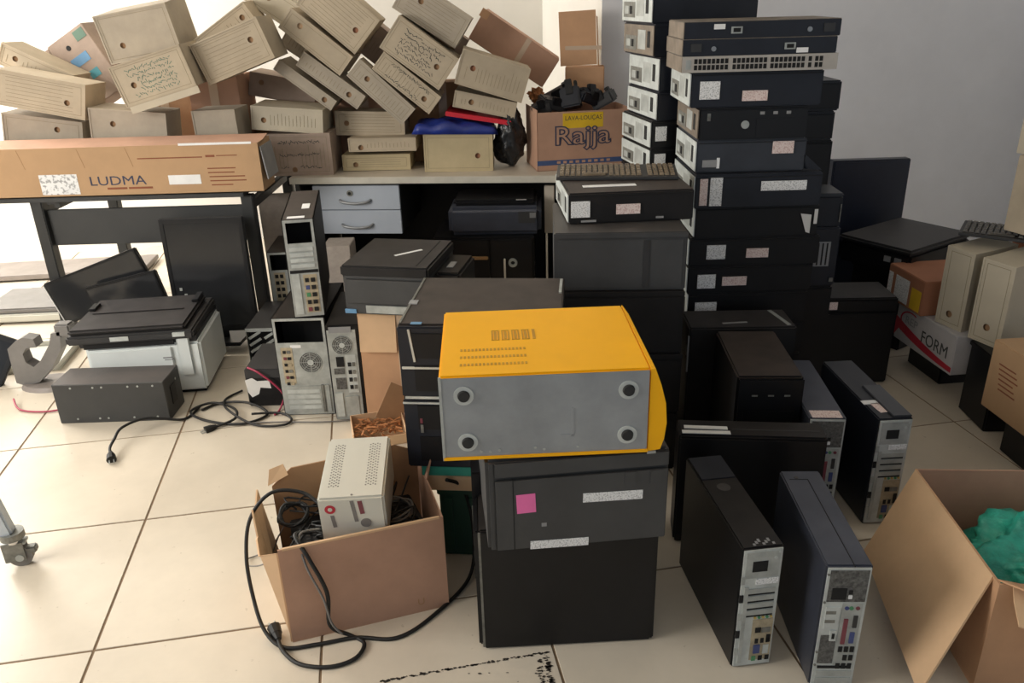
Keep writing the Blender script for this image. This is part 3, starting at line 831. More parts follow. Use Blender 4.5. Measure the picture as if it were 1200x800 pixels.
archive('cleanest cream archive box tilted right-side-up in the middle left of the heap', (-1.260, 4.000, 1.367, -0.044, 0.015, -0.341, 0.349, 0.189), 0.22, (.80, .58), 'kraft', 'h')
archive('ribbed archive box behind the cream tilted one', (-1.360, 4.240, 1.427, 0.025, 0.025, -0.560, 0.347, 0.138), 0.22, (.86, .62), 'kraft', 'v')
archive('archive box at the top edge with a hole near its lower corner', (-1.177, 4.420, 1.581, -0.037, -0.020, 0.600, 0.328, 0.127), 0.22, (.50, .60), 'cream', None)
archive('narrow sloping archive box with a ringed hole below the largest sloping box', (-0.904, 4.165, 1.390, -0.011, 0.000, 0.699, 0.353, 0.110), 0.25, (.22, .62), 'kraft', None, hm='cartonl')
archive('largest sloping archive box with a red-brown hole at the top centre', (-0.784, 4.175, 1.519, 0.013, 0.000, 0.735, 0.342, 0.200), 0.25, (.82, .45), 'kraft', 'h', hm='cartonr')
archive('thin ribbed archive box sloping under the ringed-hole box', (-0.852, 4.170, 1.210, 0.006, 0.000, 0.664, 0.350, 0.076), 0.25, (.80, .45), 'kraft2', 'v', frame=False)
archive('thinnest sloping archive box wedged left of the ribbed one', (-0.984, 4.185, 1.191, 0.015, 0.000, 0.670, 0.327, 0.055), 0.25, (.84, .45), 'kraft2', None, frame=False)
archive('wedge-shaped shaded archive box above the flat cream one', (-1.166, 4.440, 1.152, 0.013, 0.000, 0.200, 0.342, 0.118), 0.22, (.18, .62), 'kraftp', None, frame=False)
archive('flat cream archive box with hole at left, above the pink-brown one', (-1.085, 4.143, 1.034, -0.020, 0.005, 0.088, 0.353, 0.114), 0.25, (.17, .42), 'cream', 'v', frame=False)
archive('pink-brown handwritten archive box on the left end of the desk', (-1.043, 4.135, 0.862, -0.017, 0.000, 0.000, 0.323, 0.206), 0.25, (.40, .14), 'kraftp', 'v', hand=3)
archive('archive box on top of two thin ones at the centre of the desk', (-0.700, 4.290, 0.984, -0.025, 0.000, 0.036, 0.356, 0.119), 0.15, (.16, .50), 'kraft', 'h')
archive('upper of two thin archive boxes on the desk', (-0.632, 4.190, 0.892, -0.021, 0.000, 0.003, 0.343, 0.065), 0.25, (.18, .30), 'kraft', 'v', frame=False)
archive('lower of two thin archive boxes, lying on the desk surface', (-0.672, 4.209, 0.800, -0.021, 0.000, 0.003, 0.348, 0.078), 0.25, (.19, .36), 'kraft3', 'h')
archive('ribbed archive box sloping down to the blue bag', (-0.610, 4.165, 1.150, 0.013, 0.007, 0.770, 0.348, 0.103), 0.12, (.24, .52), 'kraft2', 'v')
archive('sloping tan archive box under the black-lettered one', (-0.479, 4.150, 1.191, 0.006, 0.005, 0.700, 0.342, 0.101), 0.25, (.82, .42), 'kraft', 'v', hand=2)
archive('sloping archive box with black handwriting below the topmost right box', (-0.407, 4.135, 1.328, 0.007, 0.005, 0.648, 0.340, 0.174), 0.24, (.80, .48), 'kraft', None, hand=6)
archive('uppermost right sloping archive box against the bright wall', (-0.342, 4.212, 1.503, -0.015, 0.000, 0.586, 0.349, 0.156), 0.25, (.30, .62), 'kraft2', 'h')
archive('wide ribbed archive box with a red hole, right end of the heap', (-0.058, 4.152, 1.212, 0.037, 0.007, 0.311, 0.341, 0.165), 0.25, (.20, .55), 'kraft', 'v', hm='cartonr', frame=False)
archive('thin ribbed archive box under the wide one and above the red folder', (-0.102, 4.175, 1.076, -0.020, 0.000, 0.220, 0.312, 0.079), 0.25, (.28, .48), 'kraft', 'v', frame=False)
archive('plain yellowish archive box standing on the desk left of the soap carton', (-0.243, 4.129, 0.850, -0.017, 0.000, 0.012, 0.345, 0.184), 0.25, (.78, .42), 'kraft3', None, hm='cartonr')

# brown cartons behind the heap
t = thing('taped_carton', 'sloping pinkish-brown carton with clear tape behind the heap', 'carton', (.050, 4.50, 1.318), -.06, 0, .59)
bp(t, 'body', (-.225, 0, -.085), (.235, .20, .082), K['cartonp'], .004)
bp(t, 'packing_tape', (.035, -.0012, -.085), (.062, .0005, .084), K['tape'])
bp(t, 'end_crease', (-.236, -.0015, .04), (-.19, .001, .083), K['carton'], M=Matrix.Rotation(0, 4, 'Y'))
t = thing('open_carton', 'tall brown carton standing upright behind the soap carton', 'carton', (.425, 4.53, .757), -.10)
bp(t, 'body', (-.10, -.06, 0), (.105, .06, .46), K['carton'], .004)
bp(t, 'raised_flap', (-.105, -.062, .47), (.085, -.056, .735), K['carton'], M=Matrix.Rotation(-.04, 4, 'Y'))
bp(t, 'packing_tape', (-.10, -.0635, .545), (.09, -.0615, .565), K['tape'])
bp(t, 'side_flap', (.095, -.06, .46), (.101, .06, .70), K['cartond'], M=Matrix.Rotation(-.05, 4, 'Y'))

# red folder and blue bag
t = thing('red_folder', 'flat red plastic folder on the blue bag', 'folder', (-.138, 4.165, 1.012), -.043, 0, .165)
bp(t, 'cover', (-.165, 0, .007), (.165, .25, .011), K['red'], .0015)
bp(t, 'cover', (-.165, 0, -.011), (.165, .25, -.007), K['red'], .0015)
bp(t, 'spine', (-.165, -.003, -.011), (.165, .0, .011), K['red'], .001)
bp(t, 'sheets', (-.155, .001, -.007), (.155, .24, .007), K['redp'])
bm = bmesh.new()
bmesh.ops.create_grid(bm, x_segments=22, y_segments=10, size=1)
top = list(bm.verts)
for v in top:
    u, w_ = v.co.x, v.co.y
    e = max(0, 1 - max(abs(u), abs(w_)) ** 6)
    v.co = Vector((u * .215 - .01, .13 + w_ * .13, (.050 + .008 * math.sin(u * 5 + 2)) * e ** .45 * (1 - .12 * u) + .010 * math.sin(u * 9 + w_ * 4) * e + .006 * math.sin(w_ * 11 + u * 3) * e))
g = bmesh.ops.duplicate(bm, geom=bm.faces[:] + bm.verts[:] + bm.edges[:])
for v in [q for q in g['geom'] if isinstance(q, bmesh.types.BMVert)]: v.co.z = 0.0
bmesh.ops.remove_doubles(bm, verts=bm.verts[:], dist=1e-5)
o = OB('plastic_bag', bm, K['blue'], None, True); o.matrix_basis = pose((-.245, 4.115, .944), .02, 0, .03)
tag(o, 'crumpled dark blue plastic bag between the folder and the archive box', 'bag')

# soap carton
t = thing('soap_carton', 'brown soap carton printed in blue and yellow on the right end of the desk', 'carton', (.368, 4.245, .757), .165)
W, D, H = .485, .28, .285
F = FR('F', W, D, H)
for a in (((-W/2, -D/2, 0), (W/2, -D/2 + .004, H)), ((-W/2, D/2 - .004, 0), (W/2, D/2, H)), ((-W/2, -D/2, 0), (-W/2 + .004, D/2, H + .012)), ((W/2 - .004, -D/2, 0), (W/2, D/2, H)), ((-W/2, -D/2, 0), (W/2, D/2, .004))):
    bp(t, 'wall_panel', *a, K['cartonp'])
RC(t, F, 'yellow_field', .13, .205, .335, H - .008, .0008, K['yellowink'])
TXT(t, F, 'LAVA-LOUÇAS', .235, .252, .030, K['ink'], t=.0012, sx=.95)
TXT(t, F, 'Rajja', .230, .165, .125, K['navyink'], t=.0016, bold=.005, sx=1.22, name='logo_outline')
TXT(t, F, 'Rajja', .230, .165, .125, K['cartonp'], t=.0026, bold=-.001, sx=1.22, name='logo_letters')
RC(t, F, 'blue_band', .0, .028, W, .052, .0008, K['blueink'])
for k in range(9): RC(t, F, 'band_mark', .10 + k * .032, .034, .118 + k * .032, .046, .0012, K['cartonp'])

ADP = 'black plastic pieces in the soap carton'
for k, (x, y, z, a, b_, c_, w_, d_, h_) in enumerate(((.24, 4.24, 1.065, .3, .2, .25, .14, .10, .05), (.33, 4.22, 1.090, -.2, -.35, -.2, .10, .08, .10), (.42, 4.25, 1.085, .6, .2, .35, .15, .09, .05),
        (.50, 4.26, 1.075, -.4, .1, -.5, .12, .08, .06), (.27, 4.32, 1.100, .1, .3, -.5, .15, .07, .05), (.42, 4.35, 1.095, .9, -.2, .15, .16, .08, .05), (.18, 4.21, 1.045, .1, .1, -.3, .10, .07, .06))):
    t = thing('plastic_bracket', ('flat grey-black bracket at the left of the soap carton\'s contents', 'tallest black bracket standing up in the soap carton', 'black bracket lying across the middle of the soap carton', 'black bracket at the right end of the soap carton\'s contents', 'black bracket behind the tallest one in the soap carton', 'black bracket at the back right inside the soap carton', 'small black bracket tucked in the soap carton\'s left corner')[k], 'bracket', (x, y, z), a, b_, c_, ADP)
    bm = bmesh.new(); BX(bm, (-w_/2, -d_/2, -h_/2), (w_/2, d_/2, h_/2)); bev(bm, .008, 2); OB('body', bm, K['plastg'] if k % 3 == 0 else K['black2'], t)
    bp(t, 'clip', (-w_*.18, -d_*.58, h_*.1), (w_*.18, -d_*.3, h_*.85), K['plast'], .003)
    bp(t, 'clip', (w_*.25, -d_*.2, h_*.3), (w_*.42, d_*.2, h_*.8), K['plast'], .003)

bm = bmesh.new()
bmesh.ops.create_icosphere(bm, subdivisions=4, radius=1)
for v in bm.verts:
    c = v.co
    n = 1 + .10 * math.sin(c.x * 9 + c.z * 7) + .08 * math.sin(c.y * 13 + c.z * 15) + .05 * math.sin(c.x * 23 - c.z * 19)
    wz = 1 - .35 * c.z
    v.co = Vector((c.x * .075 * n * wz, c.y * .10 * n, .165 + c.z * .165 * (1 + .04 * math.sin(c.x * 8))))
    v.co.x += .05 * (v.co.z - .15)
    v.co.z = max(v.co.z, .0)
o = OB('plastic_bag', bm, K['black_bag'], None, True); o.matrix_basis = pose((.020, 4.25, .758))
tag(o, 'crinkled black plastic bag squeezed beside the soap carton', 'bag')

bm = bmesh.new()
bmesh.ops.create_icosphere(bm, subdivisions=3, radius=1)
for v in bm.verts:
    c = v.co.copy(); n = 1 + .25 * math.sin(c.x * 7 + c.z * 5) + .2 * math.sin(c.y * 9 + c.z * 11)
    v.co = Vector((c.x * .035 * n, c.y * .04 * n, c.z * .04 * n))
o = OB('crumpled_paper', bm, K['shred'], None); o.matrix_basis = pose((.155, 4.32, 1.095))
tag(o, 'rust-red crumpled paper beside the black brackets in the soap carton', 'paper')

# ------------------------------------------------------------------ left floor group
def monitor(label, loc, yaw, pt, rl, w, h, stand=0.0, back=False, thick=.05, group='flat monitors on the floor', led=False, edge=None):
    t = thing('monitor', label, 'monitor', loc, yaw, pt, rl, group)
    bm = bmesh.new(); BX(bm, (-w/2, 0, -h/2), (w/2, thick * .55, h/2)); bev(bm, .005, 2); OB('housing', bm, K['plastg'] if not back else K['plast'], t)
    bp(t, 'rear_hump', (-w*.32, thick*.55, -h*.32), (w*.32, thick, h*.32), K['plast'], .01)
    b = .022
    if not back:
        for a in (((-w/2 + .002, -.004, h/2 - b), (w/2 - .002, .002, h/2 - .002)), ((-w/2 + .002, -.004, -h/2 + .002), (w/2 - .002, .002, -h/2 + b + .008)),
                  ((-w/2 + .002, -.004, -h/2 + b), (-w/2 + b, .002, h/2 - b)), ((w/2 - b, -.004, -h/2 + b), (w/2 - .002, .002, h/2 - b))):
            bp(t, 'bezel', *a, K['plast'], .001)
        bp(t, 'screen', (-w/2 + b, -.0012, -h/2 + b + .008), (w/2 - b, .001, h/2 - b), K['screen'])
        if led:
            for k in range(2): bp(t, 'button', (-w/2 + .045 + .02 * k, -.006, -h*.12 - .03 * k), (-w/2 + .058 + .02 * k, -.003, -h*.12 + .014 - .03 * k), K['silver'])
    else:
        bp(t, 'screen', (-w/2 + .012, -.0015, -h/2 + .012), (w/2 - .012, .001, h/2 - .012), K['screen'])
    if edge: bp(t, 'pale_edge', (-w/2 - .003, .0, -h/2 + .005), (-w/2 + .001, thick*.4, h/2 - .005), edge)
    if stand:
        bp(t, 'stand_neck', (-.035, thick*.6, -h/2 - stand), (.035, thick*.95, 0), K['plast'], .006)
        bp(t, 'stand_base', (-.12, -.06, -h/2 - stand), (.12, .14, -h/2 - stand + .018), K['plast'], .006)
    return t

monitor('square black monitor standing upright before the steel table', (-1.436, 3.70, .378), -.012, -.05, -.01, .395, .560, .06, led=True)
monitor('wide black monitor lying tilted behind the grey-white printer', (-2.005, 3.765, .315), -.04, -.03, -.345, .52, .225, back=True, edge=K['paper'])
monitor('smaller black monitor propped against the wide tilted one', (-1.845, 3.685, .290), -.04, -.03, -.235, .37, .18, back=True)

# printer with dark lid and off-white body
W, D, H = .50, .40, .245
t = thing('laser_printer', 'off-white printer with a dusty brown-grey lid on the floor', 'printer', (-1.625, 3.385, 0), .105)
bm = bmesh.new()
BX(bm, (-W/2 + .04, -D/2, .015), (W/2 + .015, D/2, H)); bev(bm, .012, 2); OB('body', bm, K['offwhite2'], t)
bp(t, 'base_frame', (-W/2 + .06, -D/2 + .02, 0), (W/2, D/2 - .02, .016), K['plast'])
F = Matrix(((1, 0, 0, -W/2), (0, 0, -1, -D/2), (0, 1, 0, 0), (0, 0, 0, 1)))
RC(t, F, 'paper_tray_front', .055, .02, .395, .230, .010, K['offwhite2'], b=.004)
RC(t, F, 'tray_seam', .055, .140, .395, .143, .0105, K['greyl'])
RC(t, F, 'tray_latch', .24, .122, .265, .138, .014, K['greypl'])
RC(t, F, 'printed_badge', .355, .180, .392, .186, .0108, K['greyl'])
RC(t, F, 'printed_badge', .360, .171, .395, .175, .0108, K['greyl'])
RC(t, F, 'output_slot', .04, .241, .41, .267, .004, K['hole'])
RC(t, F, 'control_column', .42, .09, .475, .276, .010, K['offwhite2'], b=.006)
bm = bmesh.new(); BX(bm, (-W/2 - .02, -D/2 - .02, .267), (W/2 + .0, D/2, .305)); bev(bm, .008, 2); OB('scanner_body', bm, K['plastg'], t)
bm = bmesh.new(); BX(bm, (-W/2 - .01, -D/2 - .012, .305), (W/2 - .03, D/2 - .02, .331)); bev(bm, .010, 3); OB('scanner_lid', bm, K['dusty2'], t)
bp(t, 'lid_ridge', (-W/2 + .03, -.02, .331), (W/2 - .08, -.006, .336), K['dusty2'], .002)
bp(t, 'upper_frame', (-W/2 + .02, -D/2 + .01, .243), (W/2, D/2, .269), K['plastg'])
RC(t, F, 'lid_badge', .16, .277, .235, .296, .0225, K['silver2'])
RC(t, F, 'lid_badge', .415, .281, .465, .298, .0225, K['silver2'])
bp(t, 'paper_guide', (-W/2 + .0, .02, .331), (-W/2 + .03, .10, .343), K['plast'], .003)
bp(t, 'hinge', (W/2 - .065, .06, .332), (W/2 - .035, .17, .345), K['plast'], .003)

# black metal power unit in front of it
W, D, H = .452, .165, .176
t = thing('metal_battery_box', 'dark grey metal battery box with rivets lying before the printer', 'battery box', (-1.642, 3.042, 0), .01)
bm = bmesh.new(); BX(bm, (-W/2, -D/2, 0), (W/2, D/2, H)); bev(bm, .003, 1); OB('case_body', bm, mat('grey_enamelled_steel', (0.036, 0.037, 0.037), 0.45, var=0.12, dust=0.75, dustcol=(0.085, 0.068, 0.060)), t)
F = FR('F', W, D, H)
for u in (.075, .165, .20, .305, .345, .405):
    DISC(t, F, 'rivet', u * W / .45, H - .016, .0042, .002, K['silver'], n=10)
for u in (.075, .165, .20, .305, .400):
    DISC(t, F, 'rivet', u * W / .45, .020, .0042, .002, K['silver'], n=10)
R_ = FR('R', W, D, H)
RC(t, R_, 'side_socket', .05, .05, .10, .13, .003, K['plast'])
DISC(t, R_, 'rivet', D*.7, H - .04, .005, .002, K['silver'], n=10)

# tower cases with open backs
atx_rear('open silver-backed tower with empty power bay and fan, on the floor', -.842, 2.975, 0, 0, .212, .42, .430, K['black'], 0)
atx_rear('tall narrow bare tower with a brown dusty top, perched on another case', *fm(-.832, 3.226, .16, .50), .432, .16, .120, .50, .392, K['dusty'], 1)
t3 = atx_rear('slim black tower with round fan grille beside the silver-backed tower', *fm(-.668, 3.122, .04, .40), 0, .04, .128, .40, .415, K['black'], 2)
atx_rear('open tower further back by the steel table leg, dusty brown top', -1.105, 3.855, 0, .06, .185, .31, .440, K['dusty'], 3)
t = [o for o in bpy.data.objects if o.get('label', '').startswith('tall narrow bare')][0]
TT = FR('T', .12, .50, .392)
RC(t, TT, 'white_sticker', .020, .020, .085, .050, .001, K['whitep'])
RC(t, TT, 'white_sticker', .065, .17, .095, .25, .001, K['whitep'])

# drive cage, small battery unit
W, D, H = .150, .36, .198
t = thing('drive_cage', 'grey metal drive cage with slanted openings beside the open tower', 'drive cage', (-1.150, 3.64, 0), 0)
bp(t, 'top_plate', (-W/2, -D/2, H - .004), (W/2, D/2, H), K['plastg'])
bp(t, 'front_rim', (-W/2, -D/2 - .003, H - .016), (W/2, -D/2, H), K['silver'])
bp(t, 'side_plate', (-W/2, -D/2, 0), (-W/2 + .004, D/2, H - .004), K['silverd'])
bp(t, 'side_plate', (W/2 - .004, -D/2, 0), (W/2, D/2, H - .004), K['silverd'])
bp(t, 'bottom_plate', (-W/2, -D/2, 0), (W/2, D/2, .004), K['silverd'])
bp(t, 'inner_dark', (-W/2 + .005, -D/2 + .03, .005), (W/2 - .005, -D/2 + .034, H - .006), K['hole'])
for i in range(2):
    for j in range(5):
        bp(t, 'slanted_slat', (-.032, -.002, -.006), (.032, .003, .006), K['silver'], M=Matrix.Translation((-.036 + i * .072, -D/2, .028 + j * .034)) @ Matrix.Rotation(-.55, 4, 'Y'))
bp(t, 'white_tab', (.01, -D/2 - .004, .05), (.065, -D/2 - .002, .10), K['silver2'])

W, D, H = .150, .28, .172
t = thing('battery_unit', 'small black battery unit with torn white paper and a red wire', 'battery', (-1.045, 3.205, 0), 0)
bp(t, 'case_body', (-W/2, -D/2, 0), (W/2, D/2, H), K['plastg'], .005)
F = FR('F', W, D, H)
RC(t, F, 'front_plate', .006, .006, W - .006, H - .04, .002, K['plast'])
bm = bmesh.new()
vs = [bm.verts.new(F @ Vector((u_, v_, .004))) for u_, v_ in ((.0, .125), (.03, .135), (.05, .12), (.10, .122), (.105, .085), (.06, .09), (.05, .06), (.02, .045), (.005, .07))]
bm.faces.new(vs)
OB('torn_paper', bm, K['paper'], t)
bm = bmesh.new(); TUBE(bm, [(-.06, -D/2 + .01, H + .005), (-.01, -D/2 - .012, H - .01), (.05, -D/2 - .02, .11), (.085, -D/2 - .03, .06), (.065, -D/2 - .05, .006), (.055, -D/2 - .09, .005)], .0045, 6)
OB('red_wire', bm, K['cabler'], t, True)

# junk and a stand-in for a shadow at the left edge
t = thing('flatbed_scanner', 'grey flat scanner lying at the left edge before the wall', 'scanner', (-2.66, 4.30, 0), .05)
bm = bmesh.new(); BX(bm, (-.26, -.19, .012), (.26, .19, .055)); bev(bm, .008, 2); OB('base', bm, K['offwhite'], t)
bm = bmesh.new(); BX(bm, (-.22, -.175, .055), (.22, .185, .085)); bev(bm, .008, 2); OB('lid', bm, K['greypl'], t)
bp(t, 'hinge', (-.12, .185, .05), (.12, .20, .08), K['plastg'], .003)
for a in (-.2, .2): bp(t, 'rubber_foot', (a - .02, -.15, 0), (a + .02, .15, .013), K['rubber'])
t = thing('shadow_board', 'long grey board standing in for a shadow on the floor by the far wall', 'board', (-2.95, 5.02, 0), .10)  # made-up grey board that imitates a shadow lying on the floor
bp(t, 'board', (-.9, -.16, .012), (.62, .16, .042), K['greypl2'], .004)
bp(t, 'batten', (-.7, -.14, 0), (-.66, .14, .012), K['greypl'])
bp(t, 'batten', (.4, -.14, 0), (.44, .14, .012), K['greypl'])
bp(t, 'metal_bracket', (.45, -.20, .042), (.55, -.12, .09), K['silver'], .006)
t = thing('monitor_stand', 'grey plastic monitor stand with a hooked neck at the left edge', 'monitor stand', (-2.10, 3.34, 0), .0)
bm = bmesh.new(); CY(bm, .13, 0, .018, Matrix.Diagonal((1.0, .7, 1, 1)), 28, .115); OB('base', bm, K['greypl2'], t, False)
sheet('hooked_neck', [(x_, -.03, z_) for x_, z_ in ((-0.135, 0.192), (-0.091, 0.228), (-0.055, 0.245), (-0.010, 0.235), (-0.005, 0.197), (-0.051, 0.194), (-0.074, 0.166), (-0.070, 0.124), (-0.041, 0.102), (-0.004, 0.130), (0.054, 0.207), (0.074, 0.260), (0.114, 0.267), (0.101, 0.185), (0.041, 0.095), (-0.034, 0.026), (-0.099, 0.010), (-0.138, 0.025), (-0.138, 0.109))], .06, K['greypl'], t)
bp(t, 'hinge_plate', (.09, -.03, .24), (.16, .03, .30), K['greypl'], .008)
monitor('blue-grey monitor tilted at the very left edge', (-2.42, 3.36, .15), .3, -.35, .50, .30, .24, back=False)
t = thing('white_board', 'narrow white board standing between the black monitor and steel leg', 'board', (-1.268, 3.735, 0), .1)
bp(t, 'board', (-.022, -.008, .17), (.022, .008, .560), K['whitep'], .002, M=Matrix.Rotation(-.02, 4, 'Y'))
bp(t, 'kraft_edge', (-.022, -.009, 0), (.022, .009, .17), K['cartonl'], .002, M=Matrix.Rotation(-.02, 4, 'Y'))
t = thing('cast_plastic_tray', 'flat pale grey plastic tray under the monitor stand', 'tray', (-2.38, 3.62, 0), .15)
bp(t, 'tray_floor', (-.28, -.16, 0), (.22, .16, .012), K['offwhite'], .004)
for a in (((-.28, -.16, .012), (.22, -.148, .035)), ((-.28, .148, .012), (.22, .16, .035)), ((-.28, -.148, .012), (-.268, .148, .035)), ((.208, -.148, .012), (.22, .148, .035))):
    bp(t, 'tray_rim', *a, K['offwhite'], .003)

# trolley leg with caster
t = thing('trolley', 'pale steel trolley leg ending in a swivel caster', 'trolley', (-1.535, 2.05, 0), .25)
bp(t, 'leg_tube', (-.022, -.022, 0), (.022, .022, 1.15), K['alu'], .006, M=Matrix.Translation((-.012, 0, .115)) @ Matrix.Rotation(-.145, 4, 'Y'))
bp(t, 'shelf_rail', (-.9, -.02, .95), (-.10, .02, .99), K['alu'], .005)
bm = bmesh.new(); CY(bm, .034, .100, .122, None, 20); OB('mount_plate', bm, K['silverd'], t)
bm = bmesh.new(); CY(bm, .022, .085, .100, None, 16); OB('swivel', bm, K['chrome'], t)
for s in (-1, 1): bp(t, 'caster_fork', (-.034, s * .017 - .002, .022), (.026, s * .017 + .002, .088), K['silverd'], .001)
bp(t, 'fork_bridge', (-.034, -.017, .078), (.034, .017, .088), K['silver'], .002)
bm = bmesh.new(); CY(bm, .034, -.013, .013, Matrix.Translation((.008, 0, .034)) @ Matrix.Rotation(math.pi / 2, 4, 'X'), 24); OB('wheel', bm, K['greypl'], t)
bm = bmesh.new(); CY(bm, .012, -.021, .021, Matrix.Translation((.008, 0, .034)) @ Matrix.Rotation(math.pi / 2, 4, 'X'), 12); OB('axle', bm, K['silver'], t)
bp(t, 'brake_lever', (.026, -.014, .040), (.056, .014, .062), K['silverd'], .004)

# ------------------------------------------------------------------ middle: dark printer on a carton
t = thing('brown_carton', 'brown carton standing under the charcoal printer', 'carton', (-.410, 3.06, 0), -.10)
bp(t, 'body', (-.17, -.16, 0), (.17, .17, .470), K['carton'], .003)
bp(t, 'front_flap', (-.165, -.168, .26), (-.02, -.162, .415), K['cartonl'], M=Matrix.Translation((0, -.02, 0)) @ Matrix.Rotation(-.12, 4, 'X') @ Matrix.Translation((0, -.03, .03)))
bp(t, 'packing_tape', (-.02, -.1615, 0), (.02, -.160, .470), K['tape'])
W, D, H = .335, .37, .195
t = thing('laser_printer', 'charcoal printer with grey front panel on the brown carton', 'printer', (-.430, 3.045, .472), -.20)
bm = bmesh.new(); BX(bm, (-W/2, -D/2, 0), (W/2, D/2, H - .03)); bev(bm, .010, 2); OB('body', bm, K['graph'], t)
bm = bmesh.new(); BX(bm, (-W/2 - .004, -D/2 - .006, H - .045), (W/2 + .004, D/2, H)); bev(bm, .008, 2); OB('lid', bm, K['dusty2'], t)
F = FR('F', W, D, H)
RC(t, F, 'front_panel', .015, .045, W - .015, H - .050, .006, K['graph'], b=.004)
RC(t, F, 'silver_plate', .085, .010, .250, .040, .005, K['silver'])
RC(t, F, 'blue_sticker', .0, .006, .045, .022, .005, K['bluet'])
TT = FR('T', W, D, H)
RC(t, TT, 'white_strip', .20, .12, .215, .24, .001, K['whitep'], rot=-.75)
RC(t, TT, 'side_groove', W - .05, .02, W - .045, D - .02, .001, K['hole'])
bp(t, 'side_tray', (W/2, -.10, .02), (W/2 + .10, .14, .15), K['plast'], .01)
RC(t, FR('T', W, D, .15), 'tray_badge', W + .03, .15, W + .055, .22, .002, K['greyl'])

# small torn carton with brown paper, in front of it
t = thing('small_carton', 'small torn open carton holding rust-brown paper on the floor', 'carton', (-.530, 2.775, 0), .25)
W, D, H = .20, .16, .07
for a in (((-W/2, -D/2, 0), (W/2, -D/2 + .003, H * .6)), ((-W/2, D/2 - .003, 0), (W/2, D/2, H)), ((-W/2, -D/2, 0), (-W/2 + .003, D/2, H)), ((W/2 - .003, -D/2, 0), (W/2, D/2, H)), ((-W/2, -D/2, 0), (W/2, D/2, .003))):
    bp(t, 'wall_panel', *a, K['cartonl'])
bp(t, 'raised_flap', (-.005, 0, 0), (.15, .004, .15), K['cartond'], M=Matrix.Translation((-.0, D/2 - .05, H)) @ Matrix.Rotation(.55, 4, 'Y') @ Matrix.Rotation(-.25, 4, 'X'))
bp(t, 'side_flap', (0, -D/2, 0), (.004, D/2, .09), K['cartonp'], M=Matrix.Translation((W/2, 0, H - .01)) @ Matrix.Rotation(.9, 4, 'Y'))
bm = bmesh.new(); rr = random.Random(5)
for k in range(90):
    M_ = Matrix.Translation((rr.uniform(-.085, .085), rr.uniform(-.065, .06), rr.uniform(.03, .07))) @ Matrix.Rotation(rr.random() * 6, 4, 'Z') @ Matrix.Rotation(rr.uniform(-.8, .8), 4, 'X')
    BX(bm, (-.018, -.004, -.0006), (.018, .004, .0006), M_)
o = OB('paper_shreds', bm, K['shred'], t); o['kind'] = 'stuff'

# ------------------------------------------------------------------ front centre stack: black tower, grey tower, yellow tower
W, D, H = .448, .18, .373
t = thing('tower_computer', 'upright black tower at the bottom of the yellow tower\'s stack', 'computer', (.125, 1.740, 0), .038)
bp(t, 'case_body', (-W/2, -D/2 + .003, 0), (W/2, D/2, H), K['black'], .004)
F = FR('F', W, D, H)
RC(t, F, 'side_panel', .004, .004, W - .012, H - .004, .003, K['black'], b=.0015)
RC(t, F, 'panel_edge', -.002, .010, .004, H - .004, .004, K['silverd'])
RC(t, FR('L', W, D, H), 'front_bezel', .006, .006, D - .008, H - .006, .012, K['plast'], b=.004)
for k in range(3): RC(t, FR('L', W, D, H), 'drive_bay', .02, H - .06 - .05 * k, D - .02, H - .022 - .05 * k, .014, K['plast'], b=.001)

W, D, H = .423, .39, .248
t = thing('tower_computer', 'graphite grey tower with a pink note, lying under the yellow tower', 'computer', (.124, 1.768, .375), .095)
bp(t, 'case_body', (-W/2, -D/2 + .003, 0), (W/2, D/2, H), K['graph'], .008)
F = FR('F', W, D, H)
RC(t, F, 'side_panel', .018, .006, W - .002, H - .050, .004, K['graph'], b=.003)
RC(t, F, 'top_rail', .018, H - .044, W - .002, H - .004, .004, K['graph'], b=.003)
RC(t, F, 'vertical_groove', .060, .006, .062, H - .050, .0045, K['hole'])
RC(t, F, 'pink_note', .068, .108, .112, .158, .0055, K['pink'], rot=.03)
RC(t, F, 'white_sticker', .222, .122, .362, .146, .0052, K['white'], rot=-.02)
RC(t, F, 'white_sticker', .098, .004, .236, .026, .0052, K['white'], rot=-.015)
RC(t, F, 'grey_smudge', .125, .066, .137, .076, .0048, K['greyl'])
for k in range(2): RC(t, F, 'embossed_rib', .318 + k * .06, H - .09, .345 + k * .06, H - .052, .0062, K['graph'], b=.001)
RC(t, F, 'small_tag', W - .055, H - .008, W - .035, H - .001, .005, K['silver'])

W, D, H = .458, .389, .205
YAW = .032
t = thing('tower_computer', 'bright yellow tower lying on its side, zinc base with rubber feet', 'computer', (.063, 1.763, .6265), YAW)
bp(t, 'yellow_shell', (-W/2, -D/2 + .003, 0), (W/2, D/2, H), K['yellow'], .004)
F = FR('F', W, D, H)
base = RC(t, F, 'zinc_base', .002, .006, W - .003, H - .003, .0015, K['zinc'], b=.0008)
for (u, v) in ((.052, .160), (.056, .045), (.410, .158), (.410, .047)):
    bm = bmesh.new(); RING(bm, .013, .022, .001, .004, F @ Matrix.Translation((u, v, 0)), 24); OB('foot_washer', bm, K['silver2'], t)
    bm = bmesh.new(); CY(bm, .0145, .001, .010, F @ Matrix.Translation((u, v, 0)), 20, .012); OB('rubber_foot', bm, K['rubber'], t)
for (u, v) in ((.085, .020), (.105, .018), (.125, .021), (.205, .024), (.225, .019), (.30, .022), (.42, .16), (.42, .05)):
    DISC(t, F, 'screw', u, v, .003, .003, K['silver'], n=10)
bm = bmesh.new(); BX(bm, (.285, .05, .0008), (.291, .12, .0028), F); BX(bm, (.262, .05, .0008), (.291, .054, .0028), F); OB('pressed_line', bm, K['zinc'], t)
RC(t, F, 'bottom_lip', .0, .0, W, .008, .004, K['yellow'], b=.001)
RC(t, F, 'left_edge', -.001, .0, .005, H, .003, K['silver'])
